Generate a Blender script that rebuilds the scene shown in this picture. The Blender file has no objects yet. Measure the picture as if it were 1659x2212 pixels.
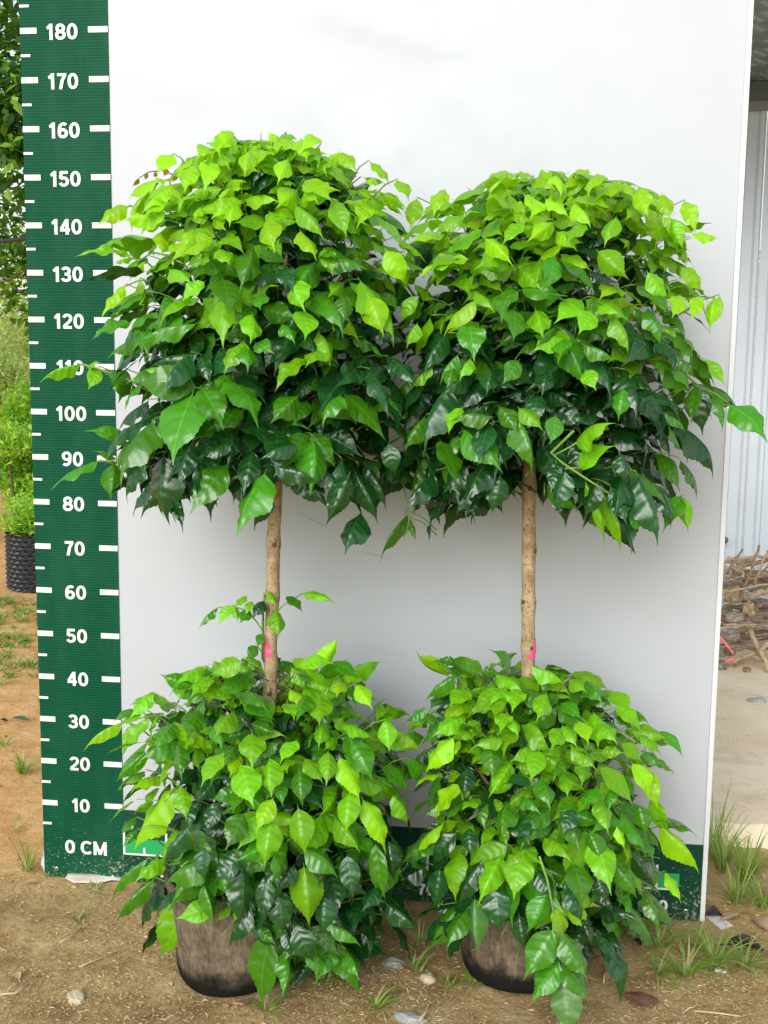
import bpy, bmesh, math, random
from mathutils import Vector, Matrix, noise
R = math.radians
random.seed(11)
S = bpy.context.scene
C = S.collection

# ------------------------------------------------------------------ camera, sky, sun, exposure
F_PX, CX, CY = 2400.0, 829.5, 1106.0          # focal length in units of a 1659 px wide picture
CAM = Vector((1.0607, -2.3580, 1.1933))
YAW, PIT, ROL = R(6.6584), R(-7.5810), R(-0.7316)
ROT = (Matrix.Rotation(YAW, 3, 'Z') @ Matrix.Rotation(PIT, 3, 'X') @ Matrix.Rotation(ROL, 3, 'Y'))
cd = bpy.data.cameras.new('camera'); cam = bpy.data.objects.new('camera', cd); C.objects.link(cam)
cd.sensor_fit = 'HORIZONTAL'; cd.sensor_width = 36; cd.lens = 36 * F_PX / 1659
cd.clip_start = 0.05; cd.clip_end = 600
rt, fw, up = ROT.col[0], ROT.col[1], ROT.col[2]
M = Matrix.Identity(4)
for i in range(3):
    M[i][0], M[i][1], M[i][2], M[i][3] = rt[i], up[i], -fw[i], CAM[i]
cam.matrix_world = M
S.camera = cam

SUN_EL, SUN_AZ = 30.0, 194.0                   # azimuth clockwise from +Y (north): light comes from the camera side, a little left
w = bpy.data.worlds.new('World'); S.world = w; w.use_nodes = True
nt = w.node_tree; nt.nodes.clear()
sky = nt.nodes.new('ShaderNodeTexSky'); sky.sky_type = 'NISHITA'; sky.sun_disc = False
sky.sun_elevation = R(SUN_EL); sky.sun_rotation = R(SUN_AZ); sky.dust_density = 1.0; sky.air_density = 1.0
hs = nt.nodes.new('ShaderNodeHueSaturation'); hs.inputs['Saturation'].default_value = 0.30; hs.inputs['Value'].default_value = 1.0
bgn = nt.nodes.new('ShaderNodeBackground'); bgn.inputs['Strength'].default_value = 0.13
wo = nt.nodes.new('ShaderNodeOutputWorld')
nt.links.new(sky.outputs[0], hs.inputs['Color']); nt.links.new(hs.outputs[0], bgn.inputs['Color']); nt.links.new(bgn.outputs[0], wo.inputs['Surface'])
sd = bpy.data.lights.new('sun', 'SUN'); sun = bpy.data.objects.new('sun', sd); C.objects.link(sun)
sd.energy = 1.3; sd.angle = R(38); sd.color = (1.0, 0.985, 0.95)
az = R(SUN_AZ)
sdir = Vector((math.sin(az) * math.cos(R(SUN_EL)), math.cos(az) * math.cos(R(SUN_EL)), math.sin(R(SUN_EL))))
sun.rotation_euler = sdir.to_track_quat('Z', 'Y').to_euler()
S.view_settings.view_transform = 'Standard'; S.view_settings.look = 'None'
S.view_settings.gamma = 1; S.view_settings.exposure = 0.74
S.render.engine = 'CYCLES'
S.render.resolution_x = 768; S.render.resolution_y = 1024
S.cycles.max_bounces = 8; S.cycles.transmission_bounces = 6

# ------------------------------------------------------------------ geometry helpers
def ray(px, py):
    return ROT @ Vector(((px - CX) / F_PX, 1, -(py - CY) / F_PX))
def at(px, py, Y):
    d = ray(px, py); return CAM + d * ((Y - CAM.y) / d.y)
def gat(px, py, z=0.0):
    d = ray(px, py); return CAM + d * ((z - CAM.z) / d.z)
def proj(p):
    v = ROT.transposed() @ (p - CAM)
    return CX + F_PX * v.x / v.y, CY - F_PX * v.z / v.y, v.y

class MB:
    def __init__(s): s.v, s.f, s.m, s.uv = [], [], [], {}
    def add(s, vs, fs, mi=0):
        o = len(s.v); s.v += [tuple(q) for q in vs]
        for f in fs: s.f.append([i + o for i in f]); s.m.append(mi)
    def box(s, a, b, mi=0):
        x0, y0, z0 = a; x1, y1, z1 = b
        s.add([(x0,y0,z0),(x1,y0,z0),(x1,y1,z0),(x0,y1,z0),(x0,y0,z1),(x1,y0,z1),(x1,y1,z1),(x0,y1,z1)],
              [(0,3,2,1),(4,5,6,7),(0,1,5,4),(1,2,6,5),(2,3,7,6),(3,0,4,7)], mi)
    def tube(s, pts, rad, n=6, mi=0, cap=True):
        pts = [Vector(p) for p in pts]
        if not isinstance(rad, (list, tuple)): rad = [rad] * len(pts)
        vs = []; side = None
        for i, p in enumerate(pts):
            t = (pts[min(i+1, len(pts)-1)] - pts[max(i-1, 0)]).normalized()
            if side is None:
                side = t.cross(Vector((0, 1, 0.01))) if abs(t.y) < .9 else t.cross(Vector((0, 0, 1)))
            side = (side - t * side.dot(t)).normalized(); b = t.cross(side)
            for k in range(n):
                a = 2 * math.pi * k / n
                vs.append(p + (side * math.cos(a) + b * math.sin(a)) * rad[i])
        fs = []
        for i in range(len(pts) - 1):
            for k in range(n):
                fs.append((i*n+k, i*n+(k+1) % n, (i+1)*n+(k+1) % n, (i+1)*n+k))
        if cap:
            fs.append(tuple(range(n))[::-1]); fs.append(tuple((len(pts)-1)*n+k for k in range(n)))
        s.add(vs, fs, mi)
    def lathe(s, prof, n=48, mi=0, c=(0, 0, 0)):
        vs = []
        for r, z in prof:
            for k in range(n):
                a = 2 * math.pi * k / n
                vs.append((c[0] + r*math.cos(a), c[1] + r*math.sin(a), c[2] + z))
        fs = [(i*n+k, i*n+(k+1) % n, (i+1)*n+(k+1) % n, (i+1)*n+k) for i in range(len(prof)-1) for k in range(n)]
        s.add(vs, fs, mi)
    def build(s, name, mats, parent=None, smooth=True, loc=None):
        me = bpy.data.meshes.new(name); me.from_pydata(s.v, [], s.f)
        if not isinstance(mats, (list, tuple)): mats = [mats]
        for m in mats: me.materials.append(m)
        if len(mats) > 1: me.polygons.foreach_set('material_index', s.m)
        if smooth: me.polygons.foreach_set('use_smooth', [True] * len(me.polygons))
        me.update()
        return link(name, me, parent, loc)
def link(name, me, parent=None, loc=None):
    o = bpy.data.objects.new(name, me); C.objects.link(o)
    if parent is not None: o.parent = parent
    if loc is not None: o.location = loc
    return o
def tag(o, label=None, cat=None, group=None, kind=None):
    if label: o['label'] = label
    if cat: o['category'] = cat
    if group: o['group'] = group
    if kind: o['kind'] = kind
    return o
def empty(name, loc=(0, 0, 0)):
    o = bpy.data.objects.new(name, None); C.objects.link(o); o.location = loc; o.empty_display_size = .05; return o
def local(root, o):                     # keep world coordinates of a mesh under a root that is not at the origin
    o.matrix_parent_inverse = Matrix.Translation(root.location).inverted(); return o

# ------------------------------------------------------------------ materials
def mat(name, col=(.5, .5, .5), rough=.6, spec=.5, metal=0):
    m = bpy.data.materials.new(name); m.use_nodes = True
    b = m.node_tree.nodes['Principled BSDF']
    b.inputs['Base Color'].default_value = (*col, 1); b.inputs['Roughness'].default_value = rough
    b.inputs['Specular IOR Level'].default_value = spec; b.inputs['Metallic'].default_value = metal
    return m
def nodes(m): return m.node_tree.nodes, m.node_tree.links, m.node_tree.nodes['Principled BSDF']
def tex(m, kind='Object'):
    n, l, b = nodes(m); t = n.new('ShaderNodeTexCoord'); return t.outputs[kind]
def noise_n(m, vec, scale, detail=4, rough=.55, dist=0):
    n, l, b = nodes(m); t = n.new('ShaderNodeTexNoise'); t.inputs['Scale'].default_value = scale
    t.inputs['Detail'].default_value = detail; t.inputs['Roughness'].default_value = rough; t.inputs['Distortion'].default_value = dist
    l.new(vec, t.inputs['Vector']); return t.outputs['Fac']
def ramp(m, fac, stops):
    n, l, b = nodes(m); r = n.new('ShaderNodeValToRGB'); e = r.color_ramp.elements
    while len(e) < len(stops): e.new(.5)
    for q, (p, c) in zip(e, stops): q.position = p; q.color = (*c, 1)
    l.new(fac, r.inputs['Fac']); return r.outputs['Color']
def mixc(m, fac, a, b_, mode='MIX'):
    n, l, b = nodes(m); x = n.new('ShaderNodeMix'); x.data_type = 'RGBA'; x.blend_type = mode
    for s, v in ((0, fac), (6, a), (7, b_)):
        if hasattr(v, 'links'): l.new(v, x.inputs[s])
        elif isinstance(v, (int, float)): x.inputs[s].default_value = v
        else: x.inputs[s].default_value = (*v, 1)
    return x.outputs[2]
def math_n(m, op, a, b_=None, c=None):
    n, l, b = nodes(m); x = n.new('ShaderNodeMath'); x.operation = op
    for i, v in enumerate((a, b_, c)):
        if v is None: continue
        if hasattr(v, 'links'): l.new(v, x.inputs[i])
        else: x.inputs[i].default_value = v
    return x.outputs[0]
def bump(m, h, strength=.3, dist=.01, prev=None):
    n, l, b = nodes(m); x = n.new('ShaderNodeBump'); x.inputs['Strength'].default_value = strength; x.inputs['Distance'].default_value = dist
    l.new(h, x.inputs['Height'])
    if prev is not None: l.new(prev, x.inputs['Normal'])
    return x.outputs['Normal']
def setc(m, c): n, l, b = nodes(m); l.new(c, b.inputs['Base Color'])
def setn(m, c): n, l, b = nodes(m); l.new(c, b.inputs['Normal'])
def mapping(m, vec, scale): 
    n, l, b = nodes(m); x = n.new('ShaderNodeMapping'); x.inputs['Scale'].default_value = scale; l.new(vec, x.inputs['Vector']); return x.outputs[0]
def rnd(m):
    n, l, b = nodes(m); return n.new('ShaderNodeObjectInfo').outputs['Random']

def simple_noise(name, c1, c2, scale, rough=.8, bs=.3, bd=.01, c3=None, spec=.3, detail=6):
    m = mat(name, c1, rough, spec); v = tex(m)
    f = noise_n(m, v, scale, detail)
    st = [(.32, c1), (.68, c2)] if c3 is None else [(.28, c1), (.5, c2), (.72, c3)]
    setc(m, ramp(m, f, st)); setn(m, bump(m, noise_n(m, v, scale * 3, 5), bs, bd)); return m

def leaf_mat(name, c, ct, under, rough=.3, trans=.3, vein=1.5, nveins=6.0, bs=.16):
    """glossy two sided leaf: UV u across (0..1), v from base to tip; pale midrib and side veins, quilted relief"""
    m = mat(name, c, rough, .5); n, l, b = nodes(m)
    uv = tex(m, 'UV'); sx = n.new('ShaderNodeSeparateXYZ'); l.new(uv, sx.inputs[0])
    a = math_n(m, 'ABSOLUTE', math_n(m, 'MULTIPLY_ADD', sx.outputs[0], 2.0, -1.0))
    s = math_n(m, 'MULTIPLY', math_n(m, 'MULTIPLY_ADD', math_n(m, 'POWER', a, 1.3), -.16, sx.outputs[1]), nveins)
    tri = math_n(m, 'ABSOLUTE', math_n(m, 'SUBTRACT', math_n(m, 'FRACT', s), .5))       # .5 on a vein, 0 between
    vs = math_n(m, 'MULTIPLY', math_n(m, 'SMOOTH_MIN', math_n(m, 'MAXIMUM', math_n(m, 'MULTIPLY_ADD', tri, 12, -5.2), 0), 1.0, .1), .5)
    mid = math_n(m, 'MAXIMUM', math_n(m, 'MULTIPLY_ADD', a, -14, 1.0), 0)
    vf = math_n(m, 'MINIMUM', math_n(m, 'MAXIMUM', vs, mid), 1.0)
    pale = tuple(min(1, x * vein + .02) for x in c)
    ob = tex(m); nz = noise_n(m, ob, 2.2, 3)
    hv = n.new('ShaderNodeHueSaturation'); l.new(mixc(m, math_n(m, 'MULTIPLY', vf, .62), c, pale), hv.inputs['Color'])
    r = rnd(m)
    l.new(math_n(m, 'MULTIPLY_ADD', r, .014, .489), hv.inputs['Hue'])
    l.new(math_n(m, 'MULTIPLY_ADD', nz, .35, math_n(m, 'MULTIPLY_ADD', r, .5, .58)), hv.inputs['Value'])
    geo = n.new('ShaderNodeNewGeometry')
    l.new(mixc(m, geo.outputs['Backfacing'], hv.outputs[0], under), b.inputs['Base Color'])
    l.new(math_n(m, 'MULTIPLY_ADD', geo.outputs['Backfacing'], .25, math_n(m, 'MULTIPLY_ADD', noise_n(m, mapping(m, uv, (3, 5, 1)), 1.6, 4), .26, math_n(m, 'MULTIPLY_ADD', r, .1, rough - .16))), b.inputs['Roughness'])
    l.new(math_n(m, 'MULTIPLY_ADD', geo.outputs['Backfacing'], -.40, {'leaf_dark': .68, 'leaf_mid': .65}.get(name, .5)), b.inputs['Specular IOR Level'])
    h = math_n(m, 'SUBTRACT', math_n(m, 'MULTIPLY', math_n(m, 'COSINE', math_n(m, 'MULTIPLY', s, 2*math.pi)), -.5), math_n(m, 'MULTIPLY', mid, .4))
    h = math_n(m, 'MULTIPLY_ADD', noise_n(m, mapping(m, uv, (3, 4, 1)), 2.5, 2), .9, h)
    bm = bump(m, h, bs, .004); l.new(bm, b.inputs['Normal'])
    tr = n.new('ShaderNodeBsdfTranslucent'); tr.inputs['Color'].default_value = (*ct, 1)
    mx = n.new('ShaderNodeMixShader'); mx.inputs[0].default_value = trans
    l.new(b.outputs[0], mx.inputs[1]); l.new(tr.outputs[0], mx.inputs[2])
    l.new(mx.outputs[0], n['Material Output'].inputs['Surface'])
    return m

LM = {
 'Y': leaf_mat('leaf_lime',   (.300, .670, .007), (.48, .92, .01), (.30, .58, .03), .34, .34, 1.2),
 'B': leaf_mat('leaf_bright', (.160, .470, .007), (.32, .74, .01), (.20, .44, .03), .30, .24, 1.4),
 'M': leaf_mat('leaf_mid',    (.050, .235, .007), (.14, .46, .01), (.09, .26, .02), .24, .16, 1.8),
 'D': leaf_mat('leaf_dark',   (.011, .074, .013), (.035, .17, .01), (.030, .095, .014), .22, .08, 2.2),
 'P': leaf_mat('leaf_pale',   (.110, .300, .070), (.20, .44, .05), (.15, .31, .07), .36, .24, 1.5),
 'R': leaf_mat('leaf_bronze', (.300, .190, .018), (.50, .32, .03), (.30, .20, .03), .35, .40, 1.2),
}
KEYS = list(LM)
m_twig = simple_noise('green_twig', (.16, .30, .04), (.24, .38, .07), 40, .5)
m_twigd = simple_noise('brown_twig', (.09, .06, .03), (.15, .10, .05), 40, .7)

# ------------------------------------------------------------------ leaf shapes
PROF = [(0,.04),(.04,.18),(.10,.35),(.18,.50),(.27,.59),(.36,.62),(.45,.60),(.54,.53),(.62,.425),(.69,.305),(.75,.195),(.805,.110),(.86,.062),(.92,.034),(1,.005)]
def prof(t, fat=1.0, wide=.0):
    t = max(0, min(1, t))
    for (a, p), (b, q) in zip(PROF, PROF[1:]):
        if t <= b: return (p + (q - p) * (t - a) / (b - a)) / .62 * .5
    return 0
def leaf_geo(seed, hi=True, teeth=12):
    rg = random.Random(seed)
    arch = rg.uniform(.12, .44); fold = rg.uniform(-.80, .30); sway = rg.uniform(-.10, .10); rip = rg.uniform(.012, .05); ph = rg.uniform(0, 6.28)
    tipdn = rg.uniform(.10, .55); curlx = rg.uniform(-.12, .12)
    rows = [(-.09, .010, 0), (-.02, .012, 0)]
    if hi:
        n = teeth * 2
        for i in range(n + 1):
            t = i / n * .84
            o = 1.0
            if .10 < t < .80: o = 1.018 if i % 2 == 0 else .972
            rows.append((t, prof(t) * o, .018 if (i % 2 == 0 and .1 < t < .8) else 0))
        for t in (.90, .95, 1.0): rows.append((t, prof(t), 0))
        cols = (-1, -.62, -.28, 0, .28, .62, 1)
    else:
        for t in (0, .06, .16, .28, .40, .52, .64, .74, .84, .92, 1.0): rows.append((t, prof(t), 0))
        cols = (-1, -.5, 0, .5, 1)
    V, UV, Fc = [], [], []
    for t, wd, dt in rows:
        tc = max(t, 0)
        for u in cols:
            a = abs(u)
            x = u * wd * (1 - .10 * abs(fold) * a) + sway * (tc**2 - tc) * .9 + curlx * max(0, tc - .72) ** 1.5 * 2
            y = t + dt * (a > .9)
            z = arch * (tc - tc ** 2) * 1.15 + fold * a * wd * .85
            z -= .10 * a * a * wd
            z += rip * math.sin(ph + t * 17 + u * 2) * a * a * min(1, wd * 4)
            z += .007 * math.sin(2 * math.pi * 6 * (tc - .16 * a)) * 4 * a * (1 - a) * min(1, wd * 3)
            z -= tipdn * max(0, tc - .5) ** 1.5
            V.append((x, y, z)); UV.append((u * .5 + .5, max(0.0, min(1.0, t))))
    nc = len(cols)
    for i in range(len(rows) - 1):
        for k in range(nc - 1):
            Fc.append((i*nc+k, i*nc+k+1, (i+1)*nc+k+1, (i+1)*nc+k))
    return V, Fc, UV
GEO_HI = [leaf_geo(100 + i) for i in range(14)]
GEO_LO = [leaf_geo(300 + i, False) for i in range(8)]
LEAF_ME = {}
def leaf_mesh(kind, i):
    if (kind, i) in LEAF_ME: return LEAF_ME[kind, i]
    V, Fc, UV = GEO_HI[i]
    me = bpy.data.meshes.new('leaf'); me.from_pydata(V, [], Fc); me.materials.append(LM[kind])
    me.polygons.foreach_set('use_smooth', [True] * len(me.polygons))
    ul = me.uv_layers.new(name='UVMap')
    for lp in me.loops: ul.data[lp.index].uv = UV[lp.vertex_index]
    LEAF_ME[kind, i] = me; return me
def leaf_frame(base, d, n, length, width):
    d = d.normalized(); n = (n - d * n.dot(d))
    if n.length < 1e-4: n = d.orthogonal()
    n.normalize(); x = d.cross(n)
    m = Matrix.Identity(4)
    for i in range(3):
        m[i][0], m[i][1], m[i][2], m[i][3] = x[i] * width, d[i] * length, n[i] * length, base[i]
    return m

# ------------------------------------------------------------------ the setting: ground, concrete floor
def soil_mat():
    m = mat('soil', (.4, .3, .15), .95, .2); v = tex(m)
    big = noise_n(m, v, 1.1, 5, .6); mid = noise_n(m, v, 9, 7, .62); fine = noise_n(m, v, 120, 4, .7)
    c1 = ramp(m, mid, [(.30, (.27, .175, .072)), (.5, (.52, .365, .165)), (.70, (.68, .52, .28))])
    c2 = ramp(m, mid, [(.30, (.62, .330, .115)), (.55, (.85, .52, .21)), (.75, (.87, .64, .34))])
    n, l, b = nodes(m); sp = n.new('ShaderNodeSeparateXYZ'); l.new(v, sp.inputs[0])
    # browner soil in front and round the pots, dry sandy orange soil elsewhere (an irregular boundary)
    d = math_n(m, 'SUBTRACT', sp.outputs[0], .30)
    d = math_n(m, 'MULTIPLY_ADD', big, 1.1, math_n(m, 'MULTIPLY_ADD', sp.outputs[1], -1.1, math_n(m, 'MULTIPLY_ADD', d, .45, -.35)))
    f = math_n(m, 'MINIMUM', math_n(m, 'MAXIMUM', math_n(m, 'MULTIPLY_ADD', d, 2.2, .35), 0.0), 1.0)
    col = mixc(m, f, c2, c1)
    col = mixc(m, .55, col, ramp(m, fine, [(.35, (.5, .5, .5)), (.65, (1, 1, 1))]), 'MULTIPLY')
    setc(m, mixc(m, math_n(m, 'MULTIPLY', noise_n(m, v, 3.1, 3), .16), col, (.50, .26, .09)))
    nb = bump(m, noise_n(m, v, 32, 6, .65), .6, .012, bump(m, mid, .6, .02)); setn(m, bump(m, fine, .5, .004, nb)); return m
m_soil = soil_mat()
def axis(lo, a, b, hi, step, grow=1.35):
    xs = []; x = a
    while x < b: xs.append(x); x += step
    s = step; x = b
    while x < hi: xs.append(x); s *= grow; x += s
    xs.append(hi); s = step; x = a - step; pre = []
    while x > lo: pre.append(x); s *= grow; x -= s
    pre.append(lo); return pre[::-1] + xs
def gz(x, y):
    if abs(x) > 12 or abs(y) > 12: return 0.0
    return .010 * noise.noise((x * 1.7, y * 1.7, 0)) + .005 * noise.noise((x * 7, y * 7, 3)) + .0022 * noise.noise((x * 23, y * 23, 5)) - .004
gx = axis(-150, -2.2, 3.2, 150, .03); gy = axis(-30, -.85, 3.4, 300, .03)
g = MB()
g.add([(x, y, gz(x, y)) for y in gy for x in gx],
      [(j*len(gx)+i, j*len(gx)+i+1, (j+1)*len(gx)+i+1, (j+1)*len(gx)+i) for j in range(len(gy)-1) for i in range(len(gx)-1)])
tag(g.build('ground', m_soil), kind='structure')

def concrete_mat():
    m = mat('dusty_concrete', (.5, .42, .32), .9, .25); v = tex(m)
    c = ramp(m, noise_n(m, v, 2.3, 7, .62), [(.3, (.76, .60, .41)), (.5, (.86, .74, .55)), (.72, (.88, .80, .66))])
    c = mixc(m, .22, c, ramp(m, noise_n(m, mapping(m, v, (1, 1.6, 1)), 14, 6), [(.3, (.74, .72, .68)), (.6, (1, 1, 1))]), 'MULTIPLY')
    st = ramp(m, noise_n(m, v, 5.5, 8, .7, .6), [(.54, (0, 0, 0)), (.70, (.38, .38, .38))])
    c = mixc(m, st, c, (.44, .30, .17))
    c = mixc(m, ramp(m, noise_n(m, v, 95, 3, .7), [(.60, (0, 0, 0)), (.68, (.55, .55, .55))]), c, (.22, .15, .09))
    setc(m, c); setn(m, bump(m, noise_n(m, v, 60, 5), .45, .005)); return m
m_conc = concrete_mat()
sl = MB(); rg = random.Random(5)
xs = [.95 + i * .045 for i in range(110)]
row = []
for i, x in enumerate(xs):
    e = .405 + .018 * noise.noise((x * 6, 1, 2)) + .012 * noise.noise((x * 19, 4, 2))
    z = .052 + .003 * noise.noise((x * 5, 3, 3))
    row.append([(x, e - .012 - rg.random()*.012, -.03), (x, e - .010 + rg.random()*.012, z * .45), (x, e + rg.random()*.008, z * .86), (x, e + .014, z), (x, 4.6, .052)])
V = [p for r_ in row for p in r_]
sl.add(V, [(i*5+k, (i+1)*5+k, (i+1)*5+k+1, i*5+k+1) for i in range(len(row)-1) for k in range(4)])
sl.add([(.95, .39, -.03), (.95, .43, .052), (.95, 4.6, .052), (.95, 4.6, -.03)], [(0, 1, 2, 3)])
tag(sl.build('concrete_floor', m_conc, smooth=False), kind='structure')

# ------------------------------------------------------------------ measuring board
BW, BT, STR = 1.497, 2.22, .1925
def sheet_mat(name, col, rough, rib=True, spec=.5, specks=.0, dirt=(.16, .13, .07)):
    m = mat(name, col, rough, spec); n, l, b = nodes(m); v = tex(m)
    sp = n.new('ShaderNodeSeparateXYZ'); l.new(v, sp.inputs[0])
    ribs = math_n(m, 'SINE', math_n(m, 'MULTIPLY', sp.outputs[2], 2 * math.pi / .0062))
    nb = bump(m, ribs, .018 if specks == 0 else .20, .0012)
    nb = bump(m, noise_n(m, mapping(m, v, (1, 1, .7)), 3.2, 3), .35, .012, nb)
    l.new(nb, b.inputs['Normal'])
    if specks:
        d = noise_n(m, v, 150, 3, .7); big = noise_n(m, v, 9, 4)
        low = math_n(m, 'MAXIMUM', math_n(m, 'MULTIPLY_ADD', sp.outputs[2], -4.2, .95), 0.0)     # mud splashed on the lowest 20 cm
        thr = math_n(m, 'MULTIPLY_ADD', math_n(m, 'MULTIPLY', low, big), -.36, .735)
        f = math_n(m, 'MINIMUM', math_n(m, 'MAXIMUM', math_n(m, 'MULTIPLY', math_n(m, 'SUBTRACT', d, thr), 9), 0), .75)
        wear = ramp(m, noise_n(m, mapping(m, v, (2.2, 2.2, .7)), 5, 7, .7), [(.46, (0, 0, 0)), (.74, (.34, .34, .34))])
        c0 = mixc(m, wear, col, tuple(x * 1.5 + .03 for x in col))
        l.new(mixc(m, f, c0, (.38, .36, .27)), b.inputs['Base Color'])
    else:
        d = noise_n(m, v, 4, 5)
        c0 = mixc(m, ramp(m, d, [(.45, (0, 0, 0)), (.8, (.35, .35, .35))]), col, tuple(x * .88 for x in col))
        low = math_n(m, 'MAXIMUM', math_n(m, 'MULTIPLY_ADD', sp.outputs[2], -1.3, .9), 0.0)           # rain-splashed soil on the lower part
        sk = noise_n(m, v, 170, 3, .7); thr = math_n(m, 'MULTIPLY_ADD', math_n(m, 'MULTIPLY', low, noise_n(m, v, 7, 4)), -.13, .745)
        f = math_n(m, 'MINIMUM', math_n(m, 'MAXIMUM', math_n(m, 'MULTIPLY', math_n(m, 'SUBTRACT', sk, thr), 8), 0), .6)
        c0 = mixc(m, ramp(m, noise_n(m, mapping(m, v, (3, 3, .35)), 4, 6, .65), [(.55, (0, 0, 0)), (.8, (.22, .22, .22))]), c0, (.52, .50, .42))
        l.new(mixc(m, f, c0, (.40, .34, .24)), b.inputs['Base Color'])
    return m
m_white = sheet_mat('white_sheet', (.515, .543, .568), .40)
m_green = sheet_mat('printed_green', (.0015, .072, .032), .5, specks=1, spec=.10)
m_dkgr = sheet_mat('printed_dark_green', (.007, .055, .027), .5, specks=1, spec=.12)
m_brgr = mat('printed_bright_green', (.012, .38, .10), .5)
m_print = mat('printed_white', (.80, .81, .80), .5)
m_alu = mat('white_edge_trim', (.72, .73, .74), .45)
m_grom = mat('grommet_metal', (.6, .6, .58), .35, metal=.9)
m_wood = simple_noise('frame_wood', (.25, .16, .08), (.36, .25, .14), 8)
board = empty('measuring_board', (BW/2, 0, 0))
tag(board, 'tall white height board with green centimetre scale standing behind the two trees', 'height board')
def warp(x, z):
    y = .0025 * noise.noise((x * 1.6, z * 1.3, 7))
    def crease(x0, z0, x1, z1, wd, a):
        dx, dz = x1 - x0, z1 - z0; L2 = dx*dx + dz*dz
        t = ((x - x0) * dx + (z - z0) * dz) / L2
        tt = max(0, min(1, t)); px, pz = x0 + tt*dx, z0 + tt*dz
        side = ((x - x0) * dz - (z - z0) * dx) / math.sqrt(L2)
        dd = (x - px)**2 + (z - pz)**2
        return a * math.exp(-dd / (2 * wd * wd)) * (1 if side > 0 else .55)
    for q in CREASE: y += crease(*q)
    return y
def bp(px, py): p = at(px, py, 0); return p.x, p.z
CREASE = []
for (a, b_, c, d, wd, am) in ((690, 5, 990, 95, .03, -.006), (960, 10, 1010, 110, .03, .004), (860, 330, 1010, 560, .045, -.007), (700, 210, 830, 420, .05, -.006),
                              (1010, 190, 1120, 330, .04, -.006), (300, 150, 420, 190, .03, -.004), (430, 1420, 760, 1390, .06, -.004), (700, 1380, 900, 1440, .05, .004)):
    x0, z0 = bp(a, b_); x1, z1 = bp(c, d); CREASE.append((x0, z0, x1, z1, wd, am))
sh = MB(); nx, nz = 66, 106; Z0 = .171
sh.add([(STR + (BW - STR) * i / nx, -.006 + warp(STR + (BW - STR) * i / nx, Z0 + (BT - Z0) * j / nz) * math.sin(math.pi * i / nx) ** .5, Z0 + (BT - Z0) * j / nz) for j in range(nz + 1) for i in range(nx + 1)],
       [(j*(nx+1)+i, j*(nx+1)+i+1, (j+1)*(nx+1)+i+1, (j+1)*(nx+1)+i) for j in range(nz) for i in range(nx)])
local(board, sh.build('white_sheet', m_white, board))
def bbox(name, a, b, m, parent=board, smooth=False):
    q = MB(); q.box(a, b); o = q.build(name, m, parent, smooth); return local(board, o)
bbox('backing_panel', (.002, .012, .004), (BW - .012, .030, BT), m_alu)
bbox('green_strip', (0, -.008, 0), (STR, .010, BT - .001), m_green)
bbox('bottom_band', (STR, -.0085, 0), (BW - .007, .010, Z0 + .001), m_dkgr)
bbox('edge_trim', (BW - .0068, -.012, 0), (BW + .003, .034, BT + .004), m_alu)
bbox('frame_post', (.05, .031, 0), (.09, .071, BT - .02), m_wood); bbox('frame_post', (1.36, .031, 0), (1.40, .071, BT - .02), m_wood)
bbox('frame_rail', (.0905, .031, 1.6), (1.3595, .071, 1.64), m_wood); bbox('frame_rail', (.0905, .031, .3), (1.3595, .071, .34), m_wood)
# splayed prop legs behind, so that the board stands
for x in (.07, 1.38):
    q = MB(); q.tube([(x, .075, 1.55), (x, .36 if x > 1 else .62, .0)], .014, 6); local(board, q.build('prop', m_wood, board))
YS = -.0085 - .0012
for k in range(1, 43):
    z = .08 + .05 * k
    if z > BT - .02: continue
    if k % 2 == 0:
        bbox('tick_mark', (.0005, YS, z - .006), (.037, -.0081, z + .006), m_print)
        bbox('tick_mark', (STR - .043, YS, z - .006), (STR - .0005, -.0081, z + .006), m_print)
    else:
        bbox('tick_mark', (.0005, YS, z - .0027), (.0215, -.0081, z + .0027), m_print)
def arc(cx, cy, rx, ry, a0, a1, n=14):
    out = []
    for i in range(n + 1):
        a = R(a0 + (a1 - a0) * i / n); c_, s_ = math.cos(a), math.sin(a)
        out.append((cx + rx * math.copysign(abs(c_) ** .92, c_), cy + ry * math.copysign(abs(s_) ** .92, s_)))
    return out
TH = .185
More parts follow.
